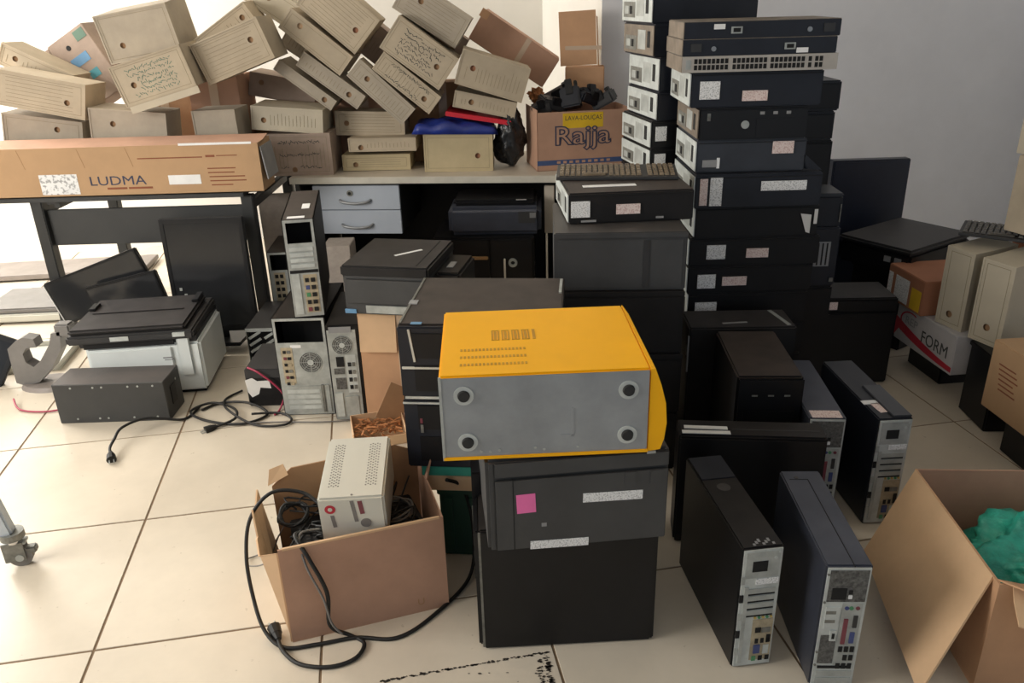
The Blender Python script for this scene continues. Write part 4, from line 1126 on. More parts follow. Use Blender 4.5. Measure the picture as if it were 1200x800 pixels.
TT = FR('T', W, D, H)
for k in range(4):
    u = .118 + k * .024
    bm = bmesh.new()
    for a in ((u, .19, u + .018, .193), (u, .247, u + .018, .250), (u, .19, u + .003, .25), (u + .015, .19, u + .018, .25), (u + .006, .196, u + .012, .244)):
        BX(bm, (a[0], a[1], -.001), (a[2], a[3], .0007), TT)
    OB('pressed_vent', bm, K['yellowd'], t)
RC(t, TT, 'pressed_vent', .215, .19, .222, .25, .0007, K['yellowd'])
for k in range(3):
    bm = bmesh.new()
    for q in range(18): BX(bm, (.045 + q * .0085, .052 + k * .040, -.001), (.0498 + q * .0085, .064 + k * .040, .0007), TT)
    OB('vent_row', bm, K['yellowd'], t)
# swollen front bezel on the right end
prof = [(0, 0), (.028, .004), (.036, .03), (.040, .07), (.036, .12), (.024, .165), (.010, H - .001), (0, H)]
bm = bmesh.new(); ra = []
for y in (-D/2 + .001, -D/2 + .03, D/2 - .06, D/2):
    k = 1.0 if y < D/2 - .07 else (.8 if y < D/2 - .01 else .35)
    ra.append([bm.verts.new((W/2 + a * k, y, z)) for a, z in prof])
for i in range(3):
    for j in range(len(prof)):
        l = (j + 1) % len(prof); bm.faces.new((ra[i][j], ra[i][l], ra[i+1][l], ra[i+1][j]))
bm.faces.new(ra[0]); bm.faces.new(ra[-1])
OB('front_bezel', bm, K['yellow'], t)

t = thing('flat_screen', 'thin black screen on edge behind the stack under the yellow tower', 'screen', (-.112, 1.93, 0), .06)
bp(t, 'panel_body', (-.012, -.13, 0), (.014, .09, .44), K['plast'], .003)
bp(t, 'pale_edge', (-.006, -.134, .14), (.004, -.130, .25), K['silver'])
bp(t, 'lower_catch', (-.014, -.133, .25), (-.006, -.130, .34), K['silverd'])

# stack behind it, brown dusty tower on top
W, D = .44, .40
BT = (-.070, 2.192)
BY = -.096
t = thing('plastic_crate', 'dark green plastic crate at the bottom behind the open carton', 'crate', (BT[0] + .01, BT[1] - .01, 0), BY)
bm = bmesh.new(); BX(bm, (-.155, -.16, 0), (.19, .18, .235)); bev(bm, .006, 1); OB('crate_body', bm, K['green'], t)
for k in range(5): bp(t, 'rib', (-.13 + k * .065, -.166, .02), (-.115 + k * .065, -.16, .21), K['green'])
bp(t, 'rim', (-.160, -.167, .222), (.196, .186, .242), K['green'], .003)
t = thing('kraft_box', 'low kraft box on the green crate', 'box', (BT[0] + .01, BT[1] - .01, .243), BY)
bp(t, 'body', (-.185, -.175, 0), (.185, .175, .05), K['cartonl'], .002)
bp(t, 'lid_edge', (-.188, -.178, .038), (.188, .178, .056), K['cartonl'], .001)
t = thing('teal_folder', 'teal green folder between the kraft box and a black tower', 'folder', (BT[0] + .005, BT[1] - .012, .301), BY)
bp(t, 'cover', (-.19, -.18, 0), (.19, .17, .004), K['tealf']); bp(t, 'cover', (-.19, -.18, .026), (.19, .17, .030), K['tealf'])
bp(t, 'spine', (-.19, -.183, 0), (.19, -.18, .030), K['tealf'], .001); bp(t, 'sheets', (-.18, -.17, .004), (.18, .16, .026), K['paper'])

def bezel_tower(label, z, H, m, strips):
    t = thing('tower_computer', label, 'computer', (BT[0], BT[1], z), BY, group='towers lying behind the yellow one')
    bp(t, 'case_body', (-W/2, -D/2 + .012, 0), (W/2, D/2, H), m, .004)
    F = FR('F', W, D, H)
    RC(t, F, 'front_bezel', .0, .0, W, H - .004, .0, K['black2'], sink=.012, b=.004)
    RC(t, F, 'drive_bay', .040, H*.56, .140, H*.90, .003, K['plast'], b=.001)
    RC(t, F, 'drive_bay', .040, H*.10, .140, H*.46, .003, K['plast'], b=.001)
    for s in strips: RC(t, F, 'chrome_strip', *s, .004, K['silver2'], b=.001)
    return t
t = bezel_tower('black tower lying beneath the brown-topped one', .333, .222, K['black'], ((.0, .205, .14, .210),))
RC(t, FR('F', W, D, .222), 'red_badge', .045, .145, .052, .16, .004, K['dvi']); RC(t, FR('F', W, D, .222), 'small_badge', .045, .115, .053, .14, .004, K['silverd'])
t = bezel_tower('black tower with a brown dusty side, lying behind the yellow one', .557, .215, K['dusty'], ((.006, .088, .14, .095), (.008, -.003, .14, .004), (.128, .004, .134, .086)))
RC(t, FR('F', W, D, .215), 'chrome_strip', .034, .110, .040, .205, .004, K['silver2'], rot=.12)
RC(t, FR('T', W, D, .215), 'blue_badge', .035, .012, .065, .026, .001, K['bluet'])
RC(t, FR('L', W, D, .215), 'edge_trim', .01, .198, D - .01, .204, .003, K['silverd'])
RC(t, FR('T', W, D, .215), 'edge_trim', .002, .02, .008, D - .01, .002, K['silverd'])
RC(t, FR('T', W, D, .215), 'edge_badge', .0, .16, .025, .19, .003, K['greyl'])
RC(t, FR('T', W, D, .215), 'edge_trim', W - .014, .26, W - .006, D - .02, .004, K['silver'])

# ------------------------------------------------------------------ centre stack with keyboard
cx, cy = fm(.365, 2.701, -.048, .42)
zs = [0, .227, .454]
lying_tower('tower lying third from the top in the keyboard stack, brown-black', cx, cy, .454, -.048, .425, .42, .224, K['dusty'])
lying_tower('tower lying fourth from the top in the keyboard stack, in shade', cx + .005, cy, .227, -.04, .425, .42, .225, K['dusty2'])
lying_tower('tower lying at the bottom of the keyboard stack on the floor', cx, cy, .0, -.05, .425, .42, .225, K['black'])
t = lying_tower('graphite tower lying just below the keyboard and its desktop computer', cx, cy, .680, -.048, .425, .42, .195, K['graph'])
RC(t, FR('F', .425, .42, .195), 'dark_stripe', .285, .012, .305, .170, .0006, K['plastg'])
kx, ky = fm(.395, 2.790, .05, .36)
t = flat_pc('black desktop computer with two stickers under the keyboard', kx, ky, .877, .05, .415, .36, .102, K['dusty'], ((.02, .22, .17, .74, 'white'), (.38, .28, .57, .60, 'pinkl'), (.10, .06, .22, .12, 'greyl'), (.70, .1, .76, .16, 'greyl')))
RC(t, FR('T', .415, .36, .102), 'pale_strip', .06, .085, .24, .115, .001, K['whitep'])

def keyboard(label, loc, yaw, w, d, m, pt=0, rl=0):
    t = thing('keyboard', label, 'keyboard', loc, yaw, pt, rl, 'keyboards')
    bm = bmesh.new()
    vs = [bm.verts.new(p) for p in ((-w/2, -d/2, 0), (w/2, -d/2, 0), (w/2, d/2, 0), (-w/2, d/2, 0), (-w/2, -d/2, .012), (w/2, -d/2, .012), (w/2, d/2, .026), (-w/2, d/2, .026))]
    for f in ((0, 3, 2, 1), (4, 5, 6, 7), (0, 1, 5, 4), (1, 2, 6, 5), (2, 3, 7, 6), (3, 0, 4, 7)): bm.faces.new([vs[i] for i in f])
    bev(bm, .002, 1); OB('keyboard_base', bm, K['plastg'], t)
    bm = bmesh.new(); rows, cols = 6, 21
    for r_ in range(rows):
        y = -d/2 + .012 + (d - .024) * (r_ + .5) / rows
        z = .012 + .014 * (y + d/2) / d
        for c_ in range(cols):
            if c_ in (15, ) or (r_ == 4 and c_ > 20): continue
            x = -w/2 + .010 + (w - .02) * (c_ + .5) / cols
            if r_ == 0 and 4 < c_ < 9: continue
            kw = (w - .02) / cols * .42; kd = (d - .024) / rows * .42
            vs = [bm.verts.new((x + a * kw, y + b * kd, z)) for a, b in ((-1, -1), (1, -1), (1, 1), (-1, 1))] + [bm.verts.new((x + a * kw * .75, y + b * kd * .75, z + .008)) for a, b in ((-1, -1), (1, -1), (1, 1), (-1, 1))]
            for f in ((4, 5, 6, 7), (0, 1, 5, 4), (1, 2, 6, 5), (2, 3, 7, 6), (3, 0, 4, 7)): bm.faces.new([vs[i] for i in f])
    o = OB('keys', bm, m, t); o['kind'] = 'stuff'
    bp(t, 'space_bar', (-w*.27, -d/2 + .014, .013), (-w*.09, -d/2 + .03, .022), m, .002)
    return t
keyboard('dusty keyboard with tan light put into its key colour, lying on the desktop computer at the centre', (.385, 2.86, .9795), -.10, .42, .15, K['keylit'])

# ------------------------------------------------------------------ tall stack
YT = 2.90
ST = 'desktop computers of the tall stack'
# lower units, hidden for the most part
low = (('bottom desktop computer of the tall stack, on the floor', .0), ('second desktop computer from the floor in the tall stack', .128), ('third desktop computer from the floor in the tall stack', .256), ('fourth desktop computer from the floor in the tall stack', .384))
for k, (lb, z) in enumerate(low):
    flat_pc(lb, .905, YT, z, 0, .455, .37, .1275, K['black'], ((.06, .3, .24, .72, 'white'),) if k == 3 else (), group=ST)
flat_pc('tall stack computer with a white and a red-lettered sticker', .905, YT, .5125, .01, .472, .37, .1075, K['black'], ((.08, .20, .225, .70, 'white'), (.28, .28, .475, .60, 'pinkl')), group=ST)
flat_pc('tall stack computer with white sticker and a torn slanted one', .912, YT, .6205, -.01, .485, .37, .108, K['black'], ((.135, .25, .28, .75, 'white'), (.44, .28, .61, .60, 'pinkl')), group=ST)
t = flat_pc('tall stack computer with a torn white corner sticker at right', .912, YT, .729, .0, .455, .37, .117, K['black'], (), group=ST)
F = FR('F', .455, .37, .117)
bm = bmesh.new()
vs = [bm.verts.new(F @ Vector(p)) for p in ((.385, .085, .0012), (.425, .080, .0012), (.425, .010, .0012), (.410, .015, .0012))]; bm.faces.new(vs)
vs = [bm.verts.new(F @ Vector(p)) for p in ((.435, .045, .0012), (.448, .045, .0012), (.448, .10, .0012), (.435, .10, .0012))]; bm.faces.new(vs)
OB('torn_sticker', bm, K['paper'], t)
flat_pc('tall stack computer with a long silver-white strip and two upright stickers', .900, YT - .02, .846, .0, .458, .37, .121, K['black2'], ((.04, .10, .10, .90, 'pinkl'), (.12, .08, .215, .92, 'white'), (.52, .50, .875, .78, 'white')), group=ST)
t = flat_pc('tall stack computer coloured lighter for the light it catches, orange-white sticker', .872, YT + .01, .969, .0, .392, .36, .1155, K['char'], ((.69, .55, .88, .92, 'pinkl'), (.06, .18, .19, .40, 'greyl'), (.19, .14, .215, .46, 'whitep')), tilt=0, group=ST)  # lighter charcoal stands for a tilted front catching light
bm = bmesh.new()
vs = [bm.verts.new(p) for p in ((.196, -.16, .003), (.255, -.19, .003), (.196, -.19, .055), (.196, -.15, .055))]
bm.faces.new((vs[0], vs[1], vs[2])); bm.faces.new((vs[0], vs[2], vs[3])); bm.faces.new((vs[0], vs[3], vs[1])); bm.faces.new((vs[1], vs[3], vs[2]))
OB('glint_wedge', bm, K['char'], t)  # charcoal wedge added in place of a triangular glint
flat_pc('tall stack computer showing its front with a round power button', .866, YT, 1.086, .0, .382, .37, .110, K['black'], (), front=True, group=ST, rearmat='bronze')
flat_pc('topmost computer of the tall stack, right under the port strip', .868, YT, 1.1975, -.01, .455, .37, .119, K['black2'], ((.07, .24, .22, .74, 'white'), (.395, .17, .585, .46, 'pinkl')), group=ST)

def switch(label, x, z, w, d, h, ports, flip=1, yaw=-.01, dy=0):
    t = thing('network_switch', label, 'network switch', (x, YT - .03 + dy + d / 2, z), yaw, group='rack switches on top of the tall stack')
    bp(t, 'case_body', (-w/2, -d/2 + .002, 0), (w/2, d/2, h), K['black2'] if not ports else K['greypl'], .002)
    F = FR('F', w, d, h)
    L_ = FR('L', w, d, h)
    RC(t, L_, 'side_plate', .002, .001, d - .002, h - .001, .0015, K['bronze'])
    if ports:
        RC(t, F, 'port_strip', 0, 0, w, h, .0, mat('beige_switch_front', (0.43, 0.40, 0.36), 0.5, var=0.1), sink=.003)
        bm = bmesh.new()
        for blk, (u0, n) in enumerate(((.040, 8), (.170, 8), (.297, 8), (.424, 1), (.446, 2))):
            for q in range(n):
                for r_ in range(2):
                    u = u0 + q * .0148
                    BX(bm, (u, h * (.16 + .38 * r_), -.001), (u + .0108, h * (.46 + .38 * r_), .0012), F)
        o = OB('network_ports', bm, K['hole'], t); o['kind'] = 'stuff'
        RC(t, F, 'indicator_panel', .012, h*.2, .030, h*.8, .0012, K['silver'])
    else:
        a, b = (.30, .92) if flip > 0 else (.66, .08)
        RC(t, F, 'power_socket', w*(a + .0), h*.28, w*(a + .07), h*.68, .003, K['silver'])
        RC(t, F, 'socket_hole', w*(a + .012), h*.36, w*(a + .058), h*.60, .0042, K['hole'])
        RC(t, F, 'round_socket', w*(b - .03), h*.25, w*(b + .04), h*.75, .003, K['plastg'])
        DISC(t, F, 'screw', w*(b - (.12 if flip > 0 else -.12)), h*.42, .008, .004, K['handle'])
        RC(t, F, 'label_sticker', w*(.19 if flip > 0 else .74), h*(.55 if flip > 0 else .06), w*(.26 if flip > 0 else .815), h*(.85 if flip > 0 else .36), .001, K['whitep'], sink=.004)
        RC(t, FR('T', w, d, h), 'top_plate', .002, .002, w - .002, d - .002, .001, K['bronze'])
    return t
switch('network switch with a long row of ports, lowest of the three', .862, 1.318, .522, .29, .052, True)
switch('dark network switch with its socket at left, middle of the three', .858, 1.371, .515, .30, .0525, False, -1)
switch('dark network switch with a dusty top, uppermost of the three', .862, 1.4245, .520, .28, .0535, False, 1, dy=.0)

# stack behind, left: backs showing to the left
UY = .19
US = 'desktop computers of the stack behind the soap carton'
UL = (('lowest seen computer of the left rear stack, white sticker, by the keyboard', .887, .580, .102, 'black', ((.045, .30, .15, .80, 'white'),), 'silver2'),
      ('left rear stack computer second from bottom, white sticker', .990, .580, .108, 'black', ((.045, .28, .15, .80, 'white'),), 'silver2'),
      ('dark plain computer in the left rear stack above the stickered pair', 1.099, .600, .110, 'black2', (), 'silver2'),
      ('dark plain computer in the left rear stack below the brown-backed one', 1.210, .604, .128, 'black2', (), 'silver2'),
      ('brown-backed computer in the left rear stack', 1.339, .578, .120, 'black2', ((.18, .2, .24, .8, 'plastg'),), 'bronze'),
      ('topmost computer of the left rear stack with pale back', 1.460, .568, .130, 'black2', (), 'silver2'))
for (lb, z, xl, h, m, st, rm) in UL:
    w = .43
    flat_pc(lb, xl + w / 2 * math.cos(UY), 3.30 + w / 2 * math.sin(UY), z, UY, w, .36, h, K[m], st, rearmat=rm, group=US)
for k in range(4):
    lying_tower(('tower lying on the floor under the left rear stack', 'tower second from the floor under the left rear stack', 'tower third from the floor under the left rear stack', 'tower lying right under the computers of the left rear stack')[k],
                .580 + .215 * math.cos(UY), 3.30 + .215 * math.sin(UY), k * .2215, UY, .43, .36, .221, K['black'], group='towers under the left rear stack')
t = thing('desktop_computer', 'slim dark computer at the top edge behind the switches, pale strip', 'computer', (.93, 3.50, 1.591), UY, group=US)
bp(t, 'case_cover', (-.17, -.16, 0), (.15, .16, .09), K['black2'], .004)
bp(t, 'pale_strip', (.085, -.1615, -.0), (.10, -.159, .09), K['silver'])

# stack behind, right
RS = 'dark computers behind the right of the tall stack'
RL = ((.0, .30, 'tower at the bottom behind the right of the tall stack'), (.30, .24, 'second dark computer up behind the right of the tall stack'), (.54, .24, 'third dark computer up behind the right of the tall stack'), (.78, .205, 'fourth dark computer up behind the right of the tall stack'), (.985, .118, 'dark computer second from top behind the right of the tall stack'), (1.104, .12, 'rounded dark computer topmost behind the right of the tall stack'))
for k, (z, h, lb) in enumerate(RL):
    w = .26
    xr = (1.37, 1.37, 1.37, 1.365, 1.36, 1.372)[k]
    t = front_tower(lb, xr - w/2, 3.42, z, .02, w, .36, h - .001, K['black2'] if k > 3 else K['black'], group=RS)
    RC(t, FR('F', w, .36, h), 'front_panel', .01, .01, w - .01, h - .012, .003, K['plast'], b=.002)
    RC(t, FR('R', w, .36, h), 'side_vent', .05, h*.3, .15, h*.7, .001, K['plastg'])

# narrow black towers squeezed right of the tall stack
t = front_tower('narrow black tower standing on the floor right of the tall stack', 1.235, 3.06, 0, -.02, .115, .28, .47, K['black'])
RC(t, FR('F', .115, .28, .47), 'front_panel', .006, .01, .109, .46, .003, K['plast'])
t = front_tower('narrow black box with a grey mesh window, right of the tall stack', 1.238, 3.06, .471, -.02, .115, .26, .240, K['black2'])
F = FR('F', .115, .26, .240)
RC(t, F, 'mesh_window', .020, .085, .080, .185, .003, K['handle'])
for k in range(3): RC(t, F, 'mesh_bar', .030 + k * .017, .09, .036 + k * .017, .18, .004, K['plast'])
RC(t, F, 'screw_plate', .09, .02, .105, .035, .003, K['silverd'])
t = front_tower('small black box on top of the narrow towers by the tall stack', 1.240, 3.07, .712, -.05, .105, .22, .120, K['black2'])
RC(t, FR('F', .105, .22, .12), 'edge_glint', .095, .02, .100, .09, .002, K['silverd'])
bp(t, 'pointed_cap', (-.05, -.112, .12), (.05, .05, .132), K['char'], .004)

# big black tower near the right wall
W, D, H = .30, .21, .385
t = front_tower('black tower with a small orange tag near the paper cartons', 1.455, 3.135, 0, -.03, W, D, H, K['dusty2'])
F = FR('F', W, D, H)
RC(t, F, 'front_bezel', .003, .004, W - .003, H - .06, .010, K['plast'], b=.006)
RC(t, F, 'upper_band', .003, H - .056, W - .003, H - .006, .006, K['plast'], b=.004)
RC(t, F, 'orange_tag', .015, H - .045, .048, H - .012, .008, K['pinkl'])

t = thing('flat_screen', 'large flat blue-black panel standing upright against the grey wall', 'panel', (1.830, 4.03, 0), .02, -.02)
bp(t, 'panel_body', (-.205, 0, 0), (.185, .06, .775), K['navy'], .004)
bp(t, 'panel_face', (-.195, -.004, .02), (.175, .001, .765), K['navy'])
t['group'] = 'panels'

t = thing('laser_printer', 'low dark printer lying at an angle behind the red-brown carton', 'printer', (1.845, 3.665, .385), .58)
bm = bmesh.new(); BX(bm, (-.24, -.19, 0), (.24, .17, .10)); bev(bm, .012, 2); OB('body', bm, K['plast'], t)
bm = bmesh.new(); BX(bm, (-.245, -.195, .10), (.245, .175, .122)); bev(bm, .010, 2); OB('lid', bm, K['plastg'], t)
for k in range(2): bp(t, 'front_button', (-.246, -.15 + .05 * k, .05), (-.240, -.12 + .05 * k, .075), K['greyl'])
t = thing('black_box', 'black plastic box on the floor under the angled printer', 'box', (1.875, 3.675, 0), .58)
bp(t, 'body', (-.19, -.15, 0), (.20, .14, .37), K['plast'], .006); bp(t, 'lid', (-.20, -.16, .355), (.21, .15, .384), K['plast'], .006)

# towers in front of the tall stack
t = front_tower('tower with a dusty top and a white strip, between tall stack and the others', *fm(.826, 2.742, -.03, .18), 0, -.03, .380, .18, .470, K['dusty2'])
TT = FR('T', .38, .18, .47)
RC(t, TT, 'white_strip', .125, .045, .215, .056, .001, K['greyl'], rot=.10)
RC(t, TT, 'white_strip', .333, .02, .348, .17, .0012, K['silver'], rot=.22)
RC(t, FR('L', .38, .18, .47), 'edge_strip', .168, .30, .178, .44, .004, K['greyl'])
RC(t, FR('L', .38, .18, .47), 'edge_catch', .155, .36, .176, .40, .005, K['silverd'])
t = front_tower('tower with a brownish dusty top, in front of the tall stack', *fm(.810, 2.440, -.06, .375), 0, -.06, .203, .375, .470, K['dusty'])
F = FR('F', .203, .375, .47)
RC(t, F, 'front_bezel', .0, .0, .203, .468, .010, K['plast'], b=.010)
for k in range(3): RC(t, F, 'bezel_mark', .045 + k * .05, .408, .063 + k * .05, .413, .0115, K['silverd'])
RC(t, F, 'drive_bay', .02, .30, .183, .36, .012, K['plast'], b=.002); RC(t, F, 'drive_bay', .02, .23, .183, .29, .012, K['plast'], b=.002)
t = front_tower('low black computer on edge with white paper strips on top', *fm(.700, 2.100, -.11, .10), 0, -.11, .425, .10, .377, K['black'])
F = FR('F', .425, .10, .377)
RC(t, F, 'side_panel', .004, .004, .420, .368, .003, K['black'], b=.0015)
TT = FR('T', .425, .10, .377)
RC(t, TT, 'paper_strip', .010, .012, .150, .030, .002, K['paper'], rot=.0)
RC(t, TT, 'paper_strip', .018, .040, .145, .058, .002, K['paper'], rot=-.02)
RC(t, TT, 'lid_groove', .16, .04, .41, .046, .001, K['plastg'])

t = sff_upright('upright slim computer with a red-lined sticker, beside the white-striped one', *(.973, 2.375), -.085, .112, .430, .370, K['blueblk'], 1)
RC(t, FR('T', .112, .43, .37), 'label_sticker', .010, .006, .100, .050, .001, K['pinkl'])
t = sff_upright('upright slim computer nearest the right aisle, two top stickers', 1.140, 2.345, .045, .105, .425, .377, K['black2'], 0)
TT = FR('T', .105, .425, .377)
RC(t, TT, 'label_sticker', .02, .045, .055, .105, .001, K['pinkl'], rot=.1)
RC(t, TT, 'label_sticker', -.003, .10, .045, .125, .001, K['whitep'])
RC(t, TT, 'raised_lid', .045, .01, .104, .22, .006, K['char'], b=.002)
t = sff_upright('black slim computer standing in the front, back panel with tan ports', .557, 1.765, .117, .103, .418, .365, K['black'], 0)
TT = FR('T', .103, .418, .365)
DISC(t, TT, 'round_badge', .05, .26, .018, .0008, K['graph'])
RC(t, TT, 'raised_lid', .004, .30, .099, .412, .003, K['black2'], b=.001)
for k in range(7): RC(t, TT, 'paint_scuff', .03 + .008 * k, .012 + .006 * (k % 3), .036 + .008 * k, .02 + .008 * (k % 3), .0006, K['greyl'])
t = sff_upright('blue-grey slim computer standing in the front beside the open carton', .766, 1.688, -.045, .106, .405, .362, K['blueblk'], 1)
TT = FR('T', .106, .405, .362)
RC(t, TT, 'lid_seam', .062, .0, .064, .36, .0006, K['hole'])
RC(t, TT, 'lid_seam', .015, .36, .064, .362, .0006, K['hole'])
DISC(t, TT, 'badge', .035, .37, .006, .001, K['graph'])

# ------------------------------------------------------------------ open carton with white power unit
CY_ = .30
t = thing('open_carton', 'open brown carton on the floor full of cables and a white power unit', 'carton', (-.452, 1.905, 0), CY_)
W, D, H = .430, .330, .300
e = .0045
bp(t, 'front_wall', (-W/2, -D/2, 0), (W/2, -D/2 + e, H), K['cartonp'])
bp(t, 'side_wall', (W/2 - e, -D/2 + e, 0), (W/2, D/2 - e, H), K['cartonp'])
bp(t, 'bottom', (-W/2 + e, -D/2 + e, 0), (W/2 - e, D/2 - e, e), K['cartonp'])
sheet('side_wall', [(-W/2, -D/2 + e, 0), (-W/2, D/2 - e, 0), (-W/2 - .04, D/2 - e, H - .01), (-W/2 - .05, D/2 - .07, H - .035), (-W/2 - .055, D/2 - .12, H + .0), (-W/2 - .05, D/2 - .17, H - .055), (-W/2 - .05, D/2 - .22, H - .03), (-W/2 - .045, -D/2 + .03, H - .025), (-W/2, -D/2 + e, H - .01)], -e, K['cartonl'], t)  # left wall in paler board, its daylight painted into the colour
sheet('back_wall', [(-W/2, D/2, 0), (W/2, D/2, 0), (W/2, D/2, H + .02), (W/2 - .07, D/2, H + .055), (0, D/2, H + .045), (-W/2 + .06, D/2, H + .04), (-W/2, D/2, H - .01)], e, K['cartond'], t)
sheet('torn_flap', [(-W/2 - .01, D/2 - .005, H - .005), (-W/2 + .05, D/2 - .005, H + .02), (-W/2 + .04, D/2 + .01, H + .05), (-W/2 - .0, D/2 + .01, H + .04)], .004, K['cartonl'], t)
sheet('right_flap', [(W/2, D/2 - .02, H), (W/2, D/2 - .14, H), (W/2 + .02, D/2 - .13, H + .07), (W/2 + .02, D/2 - .04, H + .085)], .004, K['cartonp'], t)
bp(t, 'edge_board', (-W/2 + .01, -D/2 - .001, H - .004), (W/2 - .01, -D/2 + .006, H + .002), K['cartonl'])
TXT(t, FR('F', W, D, H), 'U', W*.82, .035, .03, K['cartond'])
Cm = pose((-.452, 1.905, 0), CY_)
def inc(x, y, z): return Cm @ Vector((x, y, z))
# what fills the carton
t = thing('adapter_box', 'black power supply lying inside the open carton on the right', 'power supply', inc(.10, .03, .008), CY_ + .1)
bp(t, 'case_body', (-.085, -.11, 0), (.085, .10, .185), K['plast'], .004)
ventpart(t, FR('T', .17, .21, .185), 'vent_slots', .03, .04, .14, .17, 6, 8, mat_=K['plastg'])
t = thing('adapter_box', 'black power supply under the white power unit in the carton', 'power supply', inc(-.09, -.02, .008), CY_)
bp(t, 'case_body', (-.09, -.12, 0), (.085, .12, .20), K['plast'], .004)
ventpart(t, FR('T', .17, .24, .20), 'vent_slots', .03, .04, .14, .17, 6, 8, mat_=K['plastg'])
# coils and loose leads in the carton
def coil(label, c, r, n, rad, m, yaw, tilt, cat='cable', rx=1.0):
    bm = bmesh.new(); rr = random.Random(int(r * 9999) + n)
    pts = []
    for k in range(n * 10 + 4):
        a = k / 10 * 2 * math.pi
        q = r * (1 + .10 * math.sin(k * 1.7) + .05 * rr.uniform(-1, 1))
        pts.append(Matrix.Rotation(yaw, 4, 'Z') @ Matrix.Rotation(tilt, 4, 'X') @ Vector((q * math.cos(a) * rx, q * math.sin(a), .006 * math.sin(k * .9) + k * .0006)))
    TUBE(bm, pts, rad, 6, 2)
    o = OB('cable_coil', bm, m, None, True); o.location = c
    return tag(o, label, cat)
coil('coiled grey cable lying inside the open carton on the right', inc(.11, .03, .210), .042, 3, .0035, K['cableg'], 0, .2, rx=1.3)
coil('coiled black cable at the left inside the open carton', inc(-.168, .075, .235), .032, 3, .0045, K['cable'], .6, .6, rx=1.2)
bm = bmesh.new(); rr = random.Random(11)
for k in range(14):
    p = [inc(rr.uniform(-.19, .18), rr.uniform(-.13, .14), rr.uniform(.205, .262)) for _ in range(4)]
    TUBE(bm, p, .003, 5, 5)
o = OB('loose_leads', bm, K['cable'], None, True); tag(o, 'tangle of thin black leads filling the open carton', 'cables', kind='stuff')

W, D, H = .172, .27, .150
t = thing('power_unit', 'white perforated power unit with a red logo resting in the carton', 'power unit', (-.437, 1.915, .262), .06, .10)
bm = bmesh.new(); BX(bm, (-W/2, -D/2, 0), (W/2, D/2, H)); bev(bm, .006, 2); OB('case_body', bm, K['offwhite'], t)
F = FR('F', W, D, H); TT = FR('T', W, D, H)
for (u0, u1) in ((.022, .052), (.118, .150)):
    bm = bmesh.new()
    for i in range(5):
        for j in range(16):
            u = u0 + (u1 - u0) * (i + .5) / 5; v = .05 + .19 * j / 16 + (.004 if i % 2 else 0)
            CY(bm, .0024, -.001, .0004, TT @ Matrix.Translation((u, v, 0)), 6)
    OB('vent_holes', bm, K['greypl'], t)
DISC(t, TT, 'screw', .088, .012, .003, .001, K['greypl'], n=10)
DISC(t, F, 'red_logo', .030, H - .035, .014, .0008, K['redp']); DISC(t, F, 'logo_centre', .030, H - .035, .006, .0014, K['offwhite'])
RC(t, F, 'printed_text', .030, H - .095, .040, H - .055, .0007, K['greypl'], rot=.1)
RC(t, F, 'printed_text', .086, H - .080, .096, H - .010, .0007, K['greypl'], rot=.1)
RC(t, F, 'printed_text', .104, H - .055, .116, H - .012, .0007, K['dvi'], rot=.1)
DISC(t, F, 'round_switch', .118, H - .085, .014, .002, K['greypl'])

# loose power cables round the carton
def cable(name, label, pts, r, m, plug=None, cat='cable', plugdir=None):
    bm = bmesh.new(); TUBE(bm, pts, r, 8, 8)
    t = thing(name, label, cat, (0, 0, 0))
    OB('cord', bm, m, t, True)
    if plug:
        d = (Vector(pts[-1]) - Vector(pts[-2])).normalized()
        M_ = Matrix.Translation(Vector(pts[-1])) @ d.to_track_quat('Z', 'Y').to_matrix().to_4x4()
        bm = bmesh.new(); CY(bm, r * 1.5, -.012, .006, M_, 10, r * 2.6); OB('strain_relief', bm, m, t)
        bm = bmesh.new(); CY(bm, r * 2.8, .006, .034, M_, 10, r * 3.3); OB('plug_body', bm, m, t)
        for s in (-1, 1):
            bm = bmesh.new(); CY(bm, .0022, .034, .052, M_ @ Matrix.Translation((s * r * 1.4, 0, 0)), 8); OB('plug_pin', bm, K['silver'], t)
    return t
cable('power_cable', 'black power cable looping out of the open carton, plug on the floor', [(-.20, 1.99, .30), (-.155, 2.03, .24), (-.13, 2.0, .10), (-.145, 1.90, .02), (-.24, 1.765, .005), (-.33, 1.685, .005), (-.44, 1.690, .005), (-.54, 1.668, .006), (-.625, 1.658, .008), (-.685, 1.70, .03), (-.725, 1.765, .09), (-.745, 1.82, .18), (-.735, 1.87, .27), (-.68, 1.91, .325), (-.60, 1.93, .31), (-.54, 1.90, .28)], .0055, K['cable'])
cable('power_cable', 'black power cable hanging over the carton front with its plug at left', [(-.56, 1.80, .27), (-.575, 1.735, .308), (-.535, 1.690, .27), (-.500, 1.688, .16), (-.505, 1.69, .05), (-.46, 1.70, .006), (-.415, 1.668, .006), (-.43, 1.615, .006), (-.49, 1.588, .006), (-.57, 1.60, .006), (-.625, 1.645, .010), (-.650, 1.690, .018)], .0055, K['cable'], plug=True)
cable('thin_cable', 'thin grey lead hanging down the carton front with a small tip', [(-.53, 1.80, .28), (-.565, 1.74, .305), (-.545, 1.69, .25), (-.51, 1.68, .15), (-.495, 1.675, .07), (-.470, 1.672, .035)], .003, K['cableg'])
cable('thin_cable', 'thin grey wire loop at the left side of the open carton', [(-.66, 1.86, .22), (-.72, 1.90, .10), (-.80, 1.97, .03), (-.83, 2.03, .008), (-.80, 2.05, .01), (-.74, 2.01, .07), (-.665, 1.93, .20)], .0022, K['cableg'])
